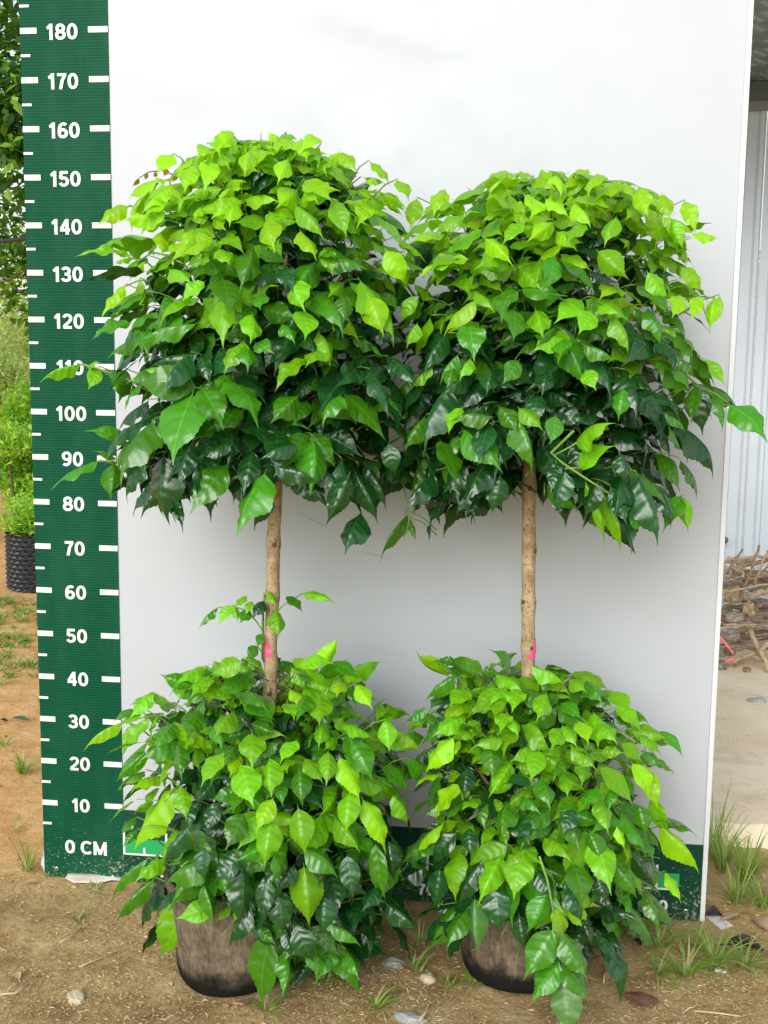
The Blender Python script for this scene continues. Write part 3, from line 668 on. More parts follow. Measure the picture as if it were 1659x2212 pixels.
HERO_RL = [(1103,1452,1060,1396,46,'B'),(994,1437,939,1429,26,'M'),(1000,1450,960,1445,30,'M'),(982,1460,924,1503,42,'M'),(978,1596,926,1660,56,'Y'),(1056,1612,1066,1682,46,'B'),(1095,1542,1079,1588,42,'Y'),(1100,1545,1125,1592,36,'Y'),(1087,1596,1023,1612,42,'Y'),(1212,1573,1188,1620,42,'Y'),(1216,1568,1250,1612,36,'Y'),
 (1235,1612,1290,1659,46,'Y'),(1297,1659,1364,1729,52,'Y'),(1290,1565,1333,1604,46,'B'),(1344,1608,1383,1639,38,'Y'),(1367,1651,1403,1721,46,'Y'),(1422,1581,1477,1631,28,'M'),(1380,1590,1425,1622,32,'B'),(1385,1622,1440,1656,30,'M'),(1321,1705,1313,1752,28,'B'),(1290,1701,1251,1748,46,'M'),(1169,1682,1192,1740,50,'B'),
 (994,1697,947,1760,50,'Y'),(1095,1733,1083,1787,58,'M'),(1126,1721,1165,1752,42,'M'),(1146,1686,1091,1690,46,'D'),(1111,1768,1142,1818,52,'D'),(1177,1810,1227,1853,54,'Y'),(1130,1845,1110,1925,64,'Y'),(1128,1840,1082,1880,28,'B'),(1333,1787,1350,1830,26,'Y'),(1430,1787,1504,1869,56,'Y'),(1274,1799,1301,1865,46,'M'),(990,1795,939,1861,42,'D'),(1012,1790,1018,1850,40,'D'),
 (1039,1862,996,1944,52,'D'),(991,1959,929,2040,56,'B'),(1025,1944,1030,2045,46,'P'),(1068,1915,1078,2007,62,'D'),(1121,1978,1131,2045,42,'D'),(1179,1935,1145,2011,52,'M'),(1236,1867,1256,1949,62,'M'),(1222,1910,1256,1987,48,'D'),
 (1309,1954,1337,2040,56,'M'),(1352,1949,1405,2026,42,'P'),(1395,1920,1450,1992,42,'P'),(1438,1886,1472,1944,32,'Y'),(923,1867,848,1912,56,'D'),(920,1530,880,1555,36,'M'),(930,1540,920,1580,28,'M'),(960,1560,915,1600,40,'M'),(1010,1490,975,1520,50,'B'),(1150,1440,1215,1470,44,'B'),(1230,1470,1265,1490,40,'B'),(1265,1470,1305,1520,46,'B'),
 (1320,1495,1365,1540,46,'B'),(1330,1530,1385,1575,40,'B'),(1250,1560,1275,1610,40,'Y'),(1120,1490,1105,1545,46,'B'),(1180,1500,1160,1560,46,'B'),(1395,1660,1420,1740,40,'Y'),(1410,1720,1440,1790,40,'B'),(1380,1740,1395,1800,40,'M'),(1210,1640,1190,1690,40,'M'),(1010,1660,1000,1720,44,'D'),(1240,1750,1215,1800,40,'D'),(1160,1880,1200,1940,44,'D'),(1290,1880,1310,1950,44,'D'),(1330,1870,1370,1930,40,'M'),(1370,1850,1410,1910,40,'D'),(950,1880,940,1950,50,'D'),(900,1830,870,1880,44,'D'),(960,1990,925,2030,36,'D')]
# the shoot on the left trunk and the long spray in front of the right pot
SHOOT_L = [(469,1313,430,1358,22,'M'),(499,1308,470,1350,28,'B'),(504,1306,516,1345,20,'B'),(533,1288,504,1312,24,'B'),(539,1318,520,1343,30,'M'),(570,1298,545,1333,32,'D'),(580,1277,600,1310,24,'B'),(620,1288,656,1323,34,'M'),(654,1281,732,1301,26,'B'),(597,1318,602,1374,44,'B'),(556,1396,535,1421,28,'M'),(563,1370,556,1400,22,'M'),(545,1300,530,1330,20,'B')]
SPRAY_R = [(1193,2011,1135,2106,66,'M'),(1217,2016,1270,2110,64,'M'),(1208,2079,1150,2160,56,'M'),(1217,2084,1270,2158,54,'M'),(1220,2122,1228,2228,64,'P')]

def visible_rank(leaves):
    cell = 7.0; buf = {}
    for li, (m, k, i) in enumerate(leaves):
        for t in (.05, .18, .31, .44, .57, .70, .83, .95):
            wv = prof(t)
            for u in (-.8, -.4, 0, .4, .8):
                x, y, d = proj(m @ Vector((u * wv, t, .04)))
                if not (0 <= x < 1659 and 0 <= y < 2212): continue
                c = (int(x / cell), int(y / cell))
                if c not in buf or d < buf[c][0]: buf[c] = (d, li)
    cnt = {}
    for d, li in buf.values(): cnt[li] = cnt.get(li, 0) + 1
    return cnt

def make_tree(side, label, hU, hL, extra, seed):
    rg = random.Random(seed)
    U, Lw = CR[side + 'U'], CR[side + 'L']; Y = YAX[side]
    base = (PL if side == 'L' else PR); yb = -.338 if side == 'L' else -.262
    root = empty('two_tier_tree', (base.x, yb, .19)); tag(root, label, 'tree', 'two tier potted trees')
    # trunk
    tp = [(592,800),(595,930),(596,1060),(591,1160),(590,1240),(588,1320),(584,1400),(585,1440),(583,1510),(574,1650),(555,1800)] if side == 'L' else \
         [(1143,780),(1143,900),(1143,1010),(1142,1100),(1143,1190),(1141,1300),(1141,1440),(1138,1560),(1133,1700),(1124,1830)]
    P = [at(x, y, Y + .004 * math.sin(y * .01)) for x, y in tp]; P.append(Vector((base.x + (.012 if side == 'L' else .006), yb, .17)))
    # resample, with swollen nodes
    pts, rads = [], []
    nodes_z = [at(585 if side == 'L' else 1142, y, Y).z for y in ((1170, 1285, 1430, 1500) if side == 'L' else (1050, 1188, 1305, 1400))]
    for a, b in zip(P, P[1:]):
        k = max(2, int((a - b).length / .012))
        for q in range(k):
            p = a.lerp(b, q / k); r = .0127 + .0008 * noise.noise((p.z * 30, seed, 0))
            if p.z > .95: r *= max(.55, 1 - (p.z - .95) * 1.1)
            if p.z < .45: r *= 1 + (.45 - p.z) * .35
            for nz_ in nodes_z: r += .0022 * math.exp(-((p.z - nz_) / .011) ** 2)
            pts.append(p + Vector((.0012 * noise.noise((p.z * 14, seed, 4)), .001 * noise.noise((p.z * 14, seed, 9)), 0))); rads.append(r)
    q = MB(); q.tube(pts, rads, 14); trunk = local(root, q.build('trunk', m_bark, root))
    # leaf scars and cut stubs
    for nz_, sx in zip(nodes_z, (.3, -.9, -.8, .2) if side == 'L' else (.1, .8, -.7, .5)):
        i = min(range(len(pts)), key=lambda j: abs(pts[j].z - nz_)); c = pts[i]; dv = Vector((sx, -math.sqrt(1 - sx*sx), .1)).normalized()
        q = MB(); q.tube([c + dv * .008, c + dv * .0145, c + dv * .0155], [.0062, .0048, .0022], 8); q.build('knot', m_twigd, trunk)
    # pink paint mark wrapping the side of the trunk
    y0, y1 = (1372, 1420) if side == 'L' else (1380, 1422)
    xm = 580 if side == 'L' else 1148
    z1_, z0_ = at(xm, y0, Y).z, at(xm, y1, Y).z; sgn = -1 if side == 'L' else 1
    q = MB(); V = []; nn_ = 9
    for j in range(nn_):
        t = j / (nn_ - 1); z = z1_ + (z0_ - z1_) * t; i = min(range(len(pts)), key=lambda jj: abs(pts[jj].z - z)); c = pts[i]; r = rads[i] + .0006
        span = (.7 + 1.75 * math.sin(math.pi * min(1, t * .62 + .05)) ** .8 if side == 'L' else .9 + 1.2 * t ** .7) * (1 + .12 * math.sin(j * 2.3))
        for k in range(6):
            a = .5 - span * k / 5 if True else 0
            ang = a
            V.append((c.x + sgn * r * math.cos(ang), c.y + r * math.sin(ang), z))
    q.add(V, [(j*6+k, j*6+k+1, (j+1)*6+k+1, (j+1)*6+k) for j in range(nn_-1) for k in range(5)])
    tag(q.build('paint_mark', m_pink, trunk), 'pink paint mark on the trunk')
    # main branches
    for cr, z_from, nb in ((U, .0, 11), (Lw, .0, 9)):
        H = cr.z1 - cr.z0
        for i in range(nb):
            if cr is U: z = cr.z0 + H * (.08 + .55 * i / nb)
            else: z = .22 + .16 * i / nb
            j = min(range(len(pts)), key=lambda jj: abs(pts[jj].z - z)); c = pts[j]
            th = i * 2.4 + rg.random(); e = cr.surf(min(cr.z1 - .02, max(cr.z0 + .05, z + H * rg.uniform(.15, .45))), th, .62)
            if e.y > -.04: e.y = -.04
            m1 = c.lerp(e, .5) + UPV * .03
            q = MB(); q.tube([c, c.lerp(m1, .6), m1, m1.lerp(e, .6), e], [.0058, .005, .0042, .0034, .0022], 6)
            local(root, q.build('branch', m_bark if i % 2 else m_twigd, root))
    leaves, twigs = [], []
    heroes(U, hU, leaves, rg); heroes(Lw, hL, leaves, rg)
    nh = len(leaves)
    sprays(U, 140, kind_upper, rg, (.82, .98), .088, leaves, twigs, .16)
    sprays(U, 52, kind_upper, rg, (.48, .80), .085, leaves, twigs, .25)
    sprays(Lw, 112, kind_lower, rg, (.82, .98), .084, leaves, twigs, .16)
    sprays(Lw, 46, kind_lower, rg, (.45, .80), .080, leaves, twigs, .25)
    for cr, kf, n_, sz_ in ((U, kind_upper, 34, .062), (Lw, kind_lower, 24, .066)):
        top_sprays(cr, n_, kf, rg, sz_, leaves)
    # special sprays
    def tw(px, Yd, r0=.0022, r1=.0012, m=None):
        pp = [at(x, y, Yd) for x, y in px]; n_ = len(pp)
        q = MB(); q.tube(pp, [r0 + (r1 - r0) * i / (n_ - 1) for i in range(n_)], 6); local(root, q.build('twig', m or m_twig, root))
    if side == 'L':
        heroes(U, [e + (Y - .010,) for e in extra], leaves, rg)
        tw([(569,1425),(568,1395),(569,1350),(569,1310),(570,1280)], Y - .006); tw([(568,1362),(556,1346),(545,1330),(535,1319),(508,1312),(470,1312)], Y - .012, .0015)
        tw([(566,1425),(566,1395),(567,1330),(572,1290)], Y - .010, .0016); tw([(597,1322),(612,1308),(626,1298),(655,1282)], Y - .014, .0015); tw([(590,1316),(597,1318)], Y - .014); tw([(566,1410),(557,1396)], Y - .008, .0013)
        Yc = CR['LU'].yc
        tw([(400,560),(330,545),(300,563),(270,552)], Yc - .03, .002); tw([(390,470),(354,452),(310,445),(276,446)], Yc - .03, .002); tw([(330,850),(290,826),(240,806),(205,794),(172,788)], Yc - .03, .0022)
        tw([(380,1000),(320,985),(276,985),(240,996),(212,996)], Yc - .03, .0022); tw([(350,610),(302,605),(270,618)], Yc - .03, .0018); tw([(340,1545),(300,1552),(265,1560)], Yc - .03, .0016)
        tw([(420,390),(385,382),(350,368),(320,372),(300,385)], Yc - .04, .0014, .0008, m_twigd)
        heroes(U, [(300,385,283,405,9,'R',Yc-.05),(318,374,312,392,9,'R',Yc-.05),(336,370,334,385,10,'R',Yc-.05),(362,366,352,384,12,'R',Yc-.05),(380,380,372,396,12,'R',Yc-.05),(395,350,402,372,14,'R',Yc-.05)], leaves, rg)
    else:
        Yf = Lw.front(1200, 1930) - .055
        heroes(Lw, [e + (Yf,) for e in extra], leaves, rg); tw([(1165,1850),(1182,1900),(1190,1940),(1200,1990),(1208,2040),(1215,2082),(1220,2124)], Yf, .0022, .0013)
        tw([(1208,2026),(1196,2012)], Yf, .0012); tw([(1208,2026),(1218,2016)], Yf, .0012)
        Yc = U.yc
        tw([(1470,800),(1510,835),(1548,852),(1578,875)], Yc - .03, .0022); tw([(1240,930),(1190,978),(1215,1000),(1260,1030),(1316,1066)], U.front(1240, 1000) - .02, .0024, .0016)
        tw([(870,1040),(880,1090),(884,1130),(872,1160)], U.front(890, 1080) - .02, .0015); tw([(1470,650),(1510,640),(1545,644)], Yc - .03, .0017); tw([(1430,880),(1440,895),(1446,920)], Yc - .03, .0015)
        tw([(1195,985),(1255,952)], U.front(1240, 1000) - .02, .0014); tw([(1220,1012),(1255,1010)], U.front(1240, 1000) - .02, .0014)
    qi = MB(); no = 0
    for P_, rho in twigs:
        if rho > .80 and no < 225:
            q = MB(); q.tube(P_, [.0017, .0016, .0014, .0012, .0011, .0010, .0008], 5); local(root, q.build('twig', m_twig, root)); no += 1
        else: qi.tube(P_, [.0021, .002, .0018, .0016, .0014, .0012, .001], 5)
    tag(local(root, qi.build('inner_twigs', m_twigd, root)), kind='stuff')
    for m_, k, gi in leaves[:nh]:                 # stalks of the outermost large leaves, back to the crown
        b = m_.translation; cr = U if b.z > .75 else Lw; c, hw = cr.ell(min(max(b.z, cr.z0), cr.z1))
        u = abs(b.x - c) / hw
        if u > .90:
            e = Vector((c + (b.x - c) * .80, cr.yc + (b.y - cr.yc) * .8, min(b.z, cr.z1) - .03)); d = Vector((m_[0][1], m_[1][1], m_[2][1])).normalized()
            q = MB(); q.tube([e, e.lerp(b, .5) + UPV * .008, b - d * .004, b + d * .004], [.0015, .0013, .0011, .0008], 5); local(root, q.build('twig', m_twig, root)); no += 1
    # deep inner foliage (all in the dark leaf colour, to deepen the shade between outer leaves)
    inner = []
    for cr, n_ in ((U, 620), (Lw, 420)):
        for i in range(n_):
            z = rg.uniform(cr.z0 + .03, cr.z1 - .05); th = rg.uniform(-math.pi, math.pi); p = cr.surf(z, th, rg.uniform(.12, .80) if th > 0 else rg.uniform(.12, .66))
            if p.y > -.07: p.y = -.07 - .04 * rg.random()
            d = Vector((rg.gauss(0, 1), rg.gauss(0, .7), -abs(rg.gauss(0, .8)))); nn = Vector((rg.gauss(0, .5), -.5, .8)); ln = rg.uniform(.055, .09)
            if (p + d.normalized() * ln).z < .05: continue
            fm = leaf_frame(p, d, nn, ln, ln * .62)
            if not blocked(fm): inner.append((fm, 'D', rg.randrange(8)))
    cnt = visible_rank(leaves)
    order = sorted(range(len(leaves)), key=lambda i: -cnt.get(i, 0)); top = set(order[:300])
    inv = Matrix.Translation(root.location).inverted()
    for i in sorted(top):
        m_, k, gi = leaves[i]; o = bpy.data.objects.new('leaf', leaf_mesh(k, gi)); C.objects.link(o); o.parent = root; o.matrix_local = inv @ m_
    # the rest as one part
    V, Fc, MI, UVs = [], [], [], []
    for i, (m_, k, gi) in [(i, q_) for i, q_ in enumerate(leaves) if i not in top] + [(-1, q_) for q_ in inner]:
        v, f, uv = GEO_LO[gi % 8] if i < 0 or cnt.get(i, 0) < 3 else GEO_HI[gi]; o = len(V); mm = inv @ m_
        V += [tuple(mm @ Vector(c)) for c in v]; Fc += [tuple(a + o for a in q_) for q_ in f]; MI += [KEYS.index(k)] * len(f); UVs += uv
    me = bpy.data.meshes.new('inner_foliage'); me.from_pydata(V, [], Fc)
    for k in KEYS: me.materials.append(LM[k])
    me.polygons.foreach_set('material_index', MI); me.polygons.foreach_set('use_smooth', [True] * len(Fc))
    ul = me.uv_layers.new(name='UVMap'); li = [0] * len(me.loops); me.loops.foreach_get('vertex_index', li)
    flat = [c for j in li for c in UVs[j]]; ul.data.foreach_set('uv', flat); me.update()
    tag(link('inner_foliage', me, root), kind='stuff')
    print('tree', side, 'leaves', len(leaves), 'inner', len(inner), 'visible', len(cnt))
make_tree('L', 'two-tier clipped tree beside the green scale, with a small leafy shoot on its trunk', HERO_LU, HERO_LL, SHOOT_L, 21)
make_tree('R', 'two-tier clipped tree near the shed, a long leaf spray hanging over its pot', HERO_RU, HERO_RL, SPRAY_R, 22)

# ------------------------------------------------------------------ the shed on the right
WY = 2.75
m_wall = simple_noise('ribbed_steel_sheet', (.50, .56, .61), (.58, .64, .69), 2.0, .45, .05, .01, spec=.5)
m_foil = mat('patterned_foil', (.2, .23, .22), .45); v_ = tex(m_foil)
n_, l_, b_ = nodes(m_foil); mp = n_.new('ShaderNodeMapping'); mp.inputs['Rotation'].default_value = (0, 0, R(38)); l_.new(v_, mp.inputs['Vector'])
ck = n_.new('ShaderNodeTexChecker'); ck.inputs['Scale'].default_value = 9.5; ck.inputs['Color1'].default_value = (.30, .34, .33, 1); ck.inputs['Color2'].default_value = (.13, .16, .155, 1); l_.new(mp.outputs[0], ck.inputs['Vector'])
wv = n_.new('ShaderNodeTexWave'); wv.inputs['Scale'].default_value = 6.5; wv.inputs['Distortion'].default_value = .4; l_.new(mp.outputs[0], wv.inputs['Vector'])
l_.new(mixc(m_foil, ramp(m_foil, wv.outputs['Fac'], [(.45, (0, 0, 0)), (.52, (.85, .85, .85))]), ck.outputs[0], (.15, .18, .175)), b_.inputs['Base Color'])
setn(m_foil, bump(m_foil, noise_n(m_foil, v_, 14, 4), .5, .02))
m_steel = mat('dark_steel', (.10, .12, .12), .5); m_flash = mat('grey_flashing', (.20, .23, .23), .5)
shed = empty('shed', (2.8, WY, 0)); tag(shed, 'low shed with pale blue ribbed steel wall and patterned foil ceiling', 'shed')
zt = at(1640, 240, WY).z
x = .30; k = 0
while x < 5.2:
    q = MB(); pr = []; nr = 12; wd = .90
    for i in range(nr):
        a = x + wd * i / nr; p = wd / nr; d = .016
        pr += [(a, 0), (a + p * .50, 0), (a + p * .62, -d), (a + p * .82, -d), (a + p * .94, 0)]
    pr.append((x + wd - .002, 0))
    V = []
    for (xx, yy) in pr: V += [(xx, WY + yy - .0015 * (k % 2), .05), (xx, WY + yy - .0015 * (k % 2), zt)]
    q.add(V, [(2*i, 2*i+2, 2*i+3, 2*i+1) for i in range(len(pr)-1)])
    local(shed, q.build('wall_panel', m_wall, shed, False)); x += wd; k += 1
def sbox(name, a, b, m): q = MB(); q.box(a, b); return local(shed, q.build(name, m, shed, False))
sbox('wall_flashing', (.3, WY - .035, zt - .004), (5.7, WY - .02, zt + .035), m_flash)
sbox('eaves_beam', (.3, WY - .060, zt + .036), (5.7, WY + .03, zt + .11), m_steel)
for i in range(6):
    sbox('ceiling_panel', (.3 + .9 * i, 1.38, zt + .112 + .001 * (i % 2)), (.3 + .9 * i + .898, WY + .2, zt + .125), m_foil)
sbox('roof_sheet', (.25, 1.34, zt + .14), (5.75, WY + .3, zt + .17), m_wall)
for xx in (.5, 5.4): sbox('post', (xx, 1.42, .05), (xx + .08, 1.50, zt + .111), m_steel)
q = MB(); q.lathe([(.0005, 0), (.012, 0), (.016, .006), (.012, .016), (.0005, .018)], 14); o = q.build('hook_knob', m_steel, shed); o.rotation_euler = (R(90), 0, 0); pk = at(1565, 1166, WY - .02); o.location = pk; local(shed, o)

# ------------------------------------------------------------------ pile of branches and bagged roots on the concrete floor
m_br = [simple_noise('branch_bark_brown', (.20, .125, .075), (.38, .26, .165), 30, .85, .5, .006), simple_noise('branch_bark_pale', (.36, .26, .15), (.52, .41, .27), 26, .85, .5, .006), simple_noise('branch_bark_grey', (.18, .13, .10), (.34, .25, .20), 30, .85, .5, .006)]
PG = 'cut branches in the pile by the shed wall'
def branch(pts, rad, m, label, seed=0):
    rg = random.Random(seed); P = []
    for a, b in zip(pts, pts[1:]):
        for i in range(5):
            t = i / 5; p = a.lerp(b, t); P.append(p + Vector((0, rg.gauss(0, .0035), rg.gauss(0, .0035))))
    P.append(pts[-1]); n_ = len(P)
    q = MB(); q.tube(P, [rad * (1 + .14 * noise.noise((i * .9, seed, 0))) * (1.05 - .35 * i / n_) for i in range(n_)], 7)
    for i in range(2, n_ - 2, 4):                # side twig stubs
        if rg.random() < .6:
            d = Vector((rg.gauss(0, 1), rg.gauss(0, 1), rg.gauss(0, 1))).normalized(); q.tube([P[i], P[i] + d * rad * 2.2, P[i] + d * rad * 3.0 + Vector((.01, 0, 0))], [rad * .5, rad * .42, rad * .3], 5)
    o = q.build('branch', m); tag(o, label, 'branch', PG); return o
def pxp(l, Y): return [at(x, y, Y + dy) for (x, y, dy) in l]
BR = [
 ([(1571,1207,0),(1600,1206,0),(1660,1204,.02),(1900,1196,.1)], 4.4, 1, 2.15, 'topmost pale straight branch lying along the branch pile'),
 ([(1562,1214,0),(1610,1212,0),(1660,1212,0),(1880,1216,.1)], 3.6, 1, 2.20, 'pale branch just under the topmost one on the pile'),
 ([(1590,1226,0),(1625,1218,0),(1660,1207,.0),(1840,1170,.1)], 5.2, 0, 2.08, 'brown branch rising to the right across the top of the pile'),
 ([(1608,1243,0),(1640,1242,0),(1670,1241,0),(1900,1235,.1)], 6.4, 0, 2.06, 'thick brown horizontal branch near the top of the pile'),
 ([(1594,1268,0),(1617,1272,0),(1637,1250,.05),(1660,1222,.1)], 3.6, 2, 2.22, 'bent grey branch behind the upper plastic bags'),
 ([(1620,1287,0),(1645,1280,0),(1670,1274,0),(1900,1262,.1)], 7.0, 1, 2.05, 'thick pale branch in the middle of the pile'),
 ([(1624,1333,0),(1660,1331,0),(1900,1335,.1)], 4.4, 2, 2.05, 'upper of two parallel grey branches in the pile'),
 ([(1622,1342,0),(1660,1341,0),(1900,1350,.1)], 4.4, 2, 2.02, 'lower of two parallel grey branches in the pile'),
 ([(1590,1368,0),(1612,1356,0),(1622,1340,.02),(1640,1300,.1)], 5.6, 1, 2.12, 'pale bent branch leaning up behind the forked one'),
 ([(1556,1402,0),(1610,1401,0),(1660,1399,0),(1850,1402,.1)], 4.6, 0, 1.98, 'brown horizontal branch low in the pile above the floor'),
 ([(1566,1434,0),(1590,1428,0),(1612,1418,0),(1645,1408,0),(1800,1390,.15)], 5.6, 1, 1.95, 'lowest pale branch with a pink tie, resting on the concrete'),
 ([(1636,1310,0),(1660,1300,0),(1820,1260,.2)], 4.0, 2, 2.10, 'grey branch slanting up behind the middle of the pile'),
]
for i, (l, r, mi, Y, lab) in enumerate(BR): branch(pxp(l, Y), r / F_PX * 4.45, m_br[mi], lab, i + 1)
# the forked branch that stands on the floor in front of the pile
f0 = pxp([(1617,1352,0),(1629,1382,-.04),(1642,1406,-.08),(1654,1430,-.10),(1662,1468,-.10)], 1.98)
fk = branch(f0, .0105, m_br[1], 'forked pale branch propped with its foot on the concrete floor', 40)
q = MB(); q.tube([f0[2], at(1650, 1398, 1.9), at(1664, 1384, 1.95), at(1700, 1350, 2.0)], [.0105, .0095, .009, .007], 7); o = q.build('side_branch', m_br[1], fk)
q = MB(); q.tube([f0[0], at(1616, 1342, 1.98), at(1622, 1325, 2.0)], [.0100, .007, .005], 6); q.build('side_branch', m_br[1], fk)
for i, (l, lab) in enumerate([([(1600,1290,0),(1626,1225,0),(1640,1178,.02)], 'bare stick poking up steeply from the middle of the pile'), ([(1570,1240,0),(1590,1206,0),(1604,1186,0)], 'short stick poking up at the end of the pile beside the board'), ([(1630,1260,0),(1652,1205,0),(1690,1150,0)], 'long stick rising above the pile at the right picture edge'), ([(1585,1440,0),(1618,1425,-.03),(1660,1432,-.06)], 'thin stick lying on the concrete at the foot of the pile')]):
    branch(pxp(l, 1.94), .0062 - .0007 * i, m_br[(0, 2, 1, 0)[i]], lab, 60 + i)
rg = random.Random(77)
for i in range(38):                              # the dark mass of thinner branches behind
    y0 = rg.uniform(1225, 1425); Yd = rg.uniform(2.2, 2.55); x0 = rg.uniform(1545, 1615); y1 = y0 + rg.uniform(-30, 22)
    if at(x0 + 250, y1, Yd).z < .075: y1 = y0
    branch(pxp([(x0, y0, 0), (x0 + 70, (y0 + y1) / 2 + rg.uniform(-8, 8), 0), (x0 + 280, y1, .05)], Yd), rg.uniform(.005, .0115), m_br[rg.choice((0, 2, 2))], 'thin brown branch in the shade at the back of the branch pile', 100 + i)
m_bag = []
for nm, c in (('cloudy_plastic', (.42, .36, .25)), ('yellowed_plastic', (.42, .33, .17)), ('grey_plastic', (.38, .35, .29)), ('earthy_plastic', (.30, .25, .16))):
    m = mat(nm, c, .5, .4); n_, l_, b_ = nodes(m); v_ = tex(m); f = noise_n(m, v_, 22, 5, .6, 1.2)
    setc(m, ramp(m, f, [(.35, tuple(x * .35 for x in c)), (.55, c), (.75, tuple(min(.85, x * 1.35) for x in c))])); setn(m, bump(m, noise_n(m, v_, 34, 4, .6, 1.5), .9, .012)); m_bag.append(m)
rg = random.Random(78)
for i in range(8):                              # thin twigs in front of the bags
    y0 = rg.uniform(1215, 1400); x0 = rg.uniform(1548, 1590); Yd = rg.uniform(1.86, 1.92)
    branch(pxp([(x0, y0, 0), (x0 + 40, y0 + rg.uniform(-14, 10), .02), (x0 + 110, y0 + rg.uniform(-40, 18), .08), (x0 + 220, y0 + rg.uniform(-50, 10), .2)], Yd), rg.uniform(.0025, .0045), m_br[rg.choice((0, 1, 2))], 'thin twig sticking out at the front of the branch pile', 300 + i)
m_tie = mat('pink_tie', (.80, .22, .24), .45)
def bag(px, py, rx, rz, Y, mi, label, seed, flat=.9, tie=None):
    rg = random.Random(seed); c = at(px, py, Y); s_ = 4.4 / F_PX * 1.08; rx *= s_; rz *= s_
    q = MB(); n1, n2 = 18, 12; V = []
    for j in range(n2 + 1):
        ph = math.pi * j / n2
        for i in range(n1):
            a = 2 * math.pi * i / n1; d = Vector((math.sin(ph) * math.cos(a), math.sin(ph) * math.sin(a), math.cos(ph)))
            k = 1 + .30 * noise.noise(d * 1.9 + Vector((seed, 0, 0))) + .16 * noise.noise(d * 5 + Vector((0, seed, 0))) + .30 * (abs(noise.noise(d * 4 + Vector((seed * 1.7, seed, 0)))) - .2)
            if ph < .5: k *= .55 + .9 * ph            # gathered neck
            V.append(c + Vector((d.x * rx * k, d.y * rx * flat * k, d.z * rz * k)))
    q.add(V, [(j*n1+i, j*n1+(i+1) % n1, (j+1)*n1+(i+1) % n1, (j+1)*n1+i) for j in range(n2) for i in range(n1)])
    root = q.build('plastic_bag', m_bag[mi], None, False); tag(root, label, 'plastic bag', 'bagged root balls in the branch pile')
    if tie:
        t = MB(); P = [at(x, y, Y - rx * 1.1) for x, y in tie]; t.tube(P, .006, 5)
        t.tube([P[-1], P[-1] + Vector((.012, -.004, -.016))], [.006, .003], 5); t.build('tie', m_tie, root)
bag(1567,1238,11,16,2.02,0,'cloudy plastic bag at the top of the pile beside the board edge',1)
bag(1592,1236,12,13,2.04,0,'crumpled pale plastic bag tied near the top of the pile',2)
bag(1583,1284,18,17,1.98,1,'large yellowed plastic bag around a root ball in the pile',3)
bag(1614,1288,11,9,2.02,2,'small grey-white plastic bag right of the large yellowed one',4)
bag(1630,1272,14,9,2.08,2,'flat grey-white plastic bag behind the thick pale branch',5)
bag(1617,1318,12,17,1.96,1,'upright yellow-white plastic bag above the forked branch',6)
bag(1589,1336,18,11,1.95,2,'wedge-shaped grey plastic bag in the middle of the pile',7)
bag(1576,1373,18,15,1.96,2,'cloudy grey plastic bag with a pink tie low in the pile',8,tie=[(1553,1376),(1562,1384),(1572,1396),(1578,1404)])
bag(1561,1411,9,8,1.94,3,'earthy root ball under the low horizontal branch beside the board',9)
bag(1579,1410,9,7,1.97,3,'small earthy root ball right of another under the low branch',10)
bag(1558,1436,11,11,1.90,0,'pale plastic bag on the concrete with a pink tie',11,tie=[(1566,1432),(1574,1426),(1585,1422)])
bag(1570,1320,12,12,2.05,3,'dark earthy bag in the shade under the yellowed bag',12)

# ------------------------------------------------------------------ background on the left: tree, shrubs, air pot, cable
def leaf_cloud(name, centres, n, ln, wd, m, parent, seed, droop=.5, upright=0, hang=.8):
    rg = random.Random(seed); q = MB()
    for i in range(n):
        c, r = rg.choice(centres)
        d = Vector((rg.gauss(0, 1), rg.gauss(0, 1), rg.gauss(0, 1))).normalized(); p = Vector(c) + Vector((d.x * r[0], d.y * r[1], d.z * r[2])) * rg.random() ** .45
        a = Vector((rg.gauss(0, 1), rg.gauss(0, 1), upright - droop + rg.gauss(0, .5))).normalized(); nn = (Vector((rg.gauss(0, .6), rg.gauss(0, .6), 1))); s_ = a.cross(nn).normalized()
        u_ = s_.cross(a); L = ln * rg.uniform(.6, 1.3); W_ = wd * rg.uniform(.7, 1.2)
        q.add([p, p + a * L * .4 + s_ * W_ * .5 + u_ * W_ * .12, p + a * L, p + a * L * .4 - s_ * W_ * .5 + u_ * W_ * .12, p + a * L * .45], [(0, 1, 4), (1, 2, 4), (2, 3, 4), (3, 0, 4)], rg.randrange(len(m)))
    return tag(q.build(name, m, parent, False), kind='stuff')
def bgleaf(name, c, t, tr=.35):
    m = mat(name, c, .4, .5); n, l, b = nodes(m); x = n.new('ShaderNodeBsdfTranslucent'); x.inputs['Color'].default_value = (*t, 1); y = n.new('ShaderNodeMixShader'); y.inputs[0].default_value = tr
    l.new(b.outputs[0], y.inputs[1]); l.new(x.outputs[0], y.inputs[2]); l.new(y.outputs[0], n['Material Output'].inputs['Surface']); return m
g_dark = [bgleaf('tree_leaf_dark', (.030, .105, .020), (.09, .26, .01)), bgleaf('tree_leaf_mid', (.070, .20, .02), (.20, .45, .02)), bgleaf('tree_leaf_light', (.17, .36, .025), (.42, .68, .03))]
g_pale = [bgleaf('shrub_leaf_pale', (.46, .58, .22), (.65, .78, .25)), bgleaf('shrub_leaf_olive', (.34, .48, .16), (.52, .68, .18)), bgleaf('shrub_leaf_yellow', (.46, .56, .12), (.65, .75, .12))]
g_lime = [bgleaf('bush_leaf_lime', (.44, .66, .05), (.68, .88, .05)), bgleaf('bush_leaf_green', (.22, .52, .07), (.38, .72, .08))]
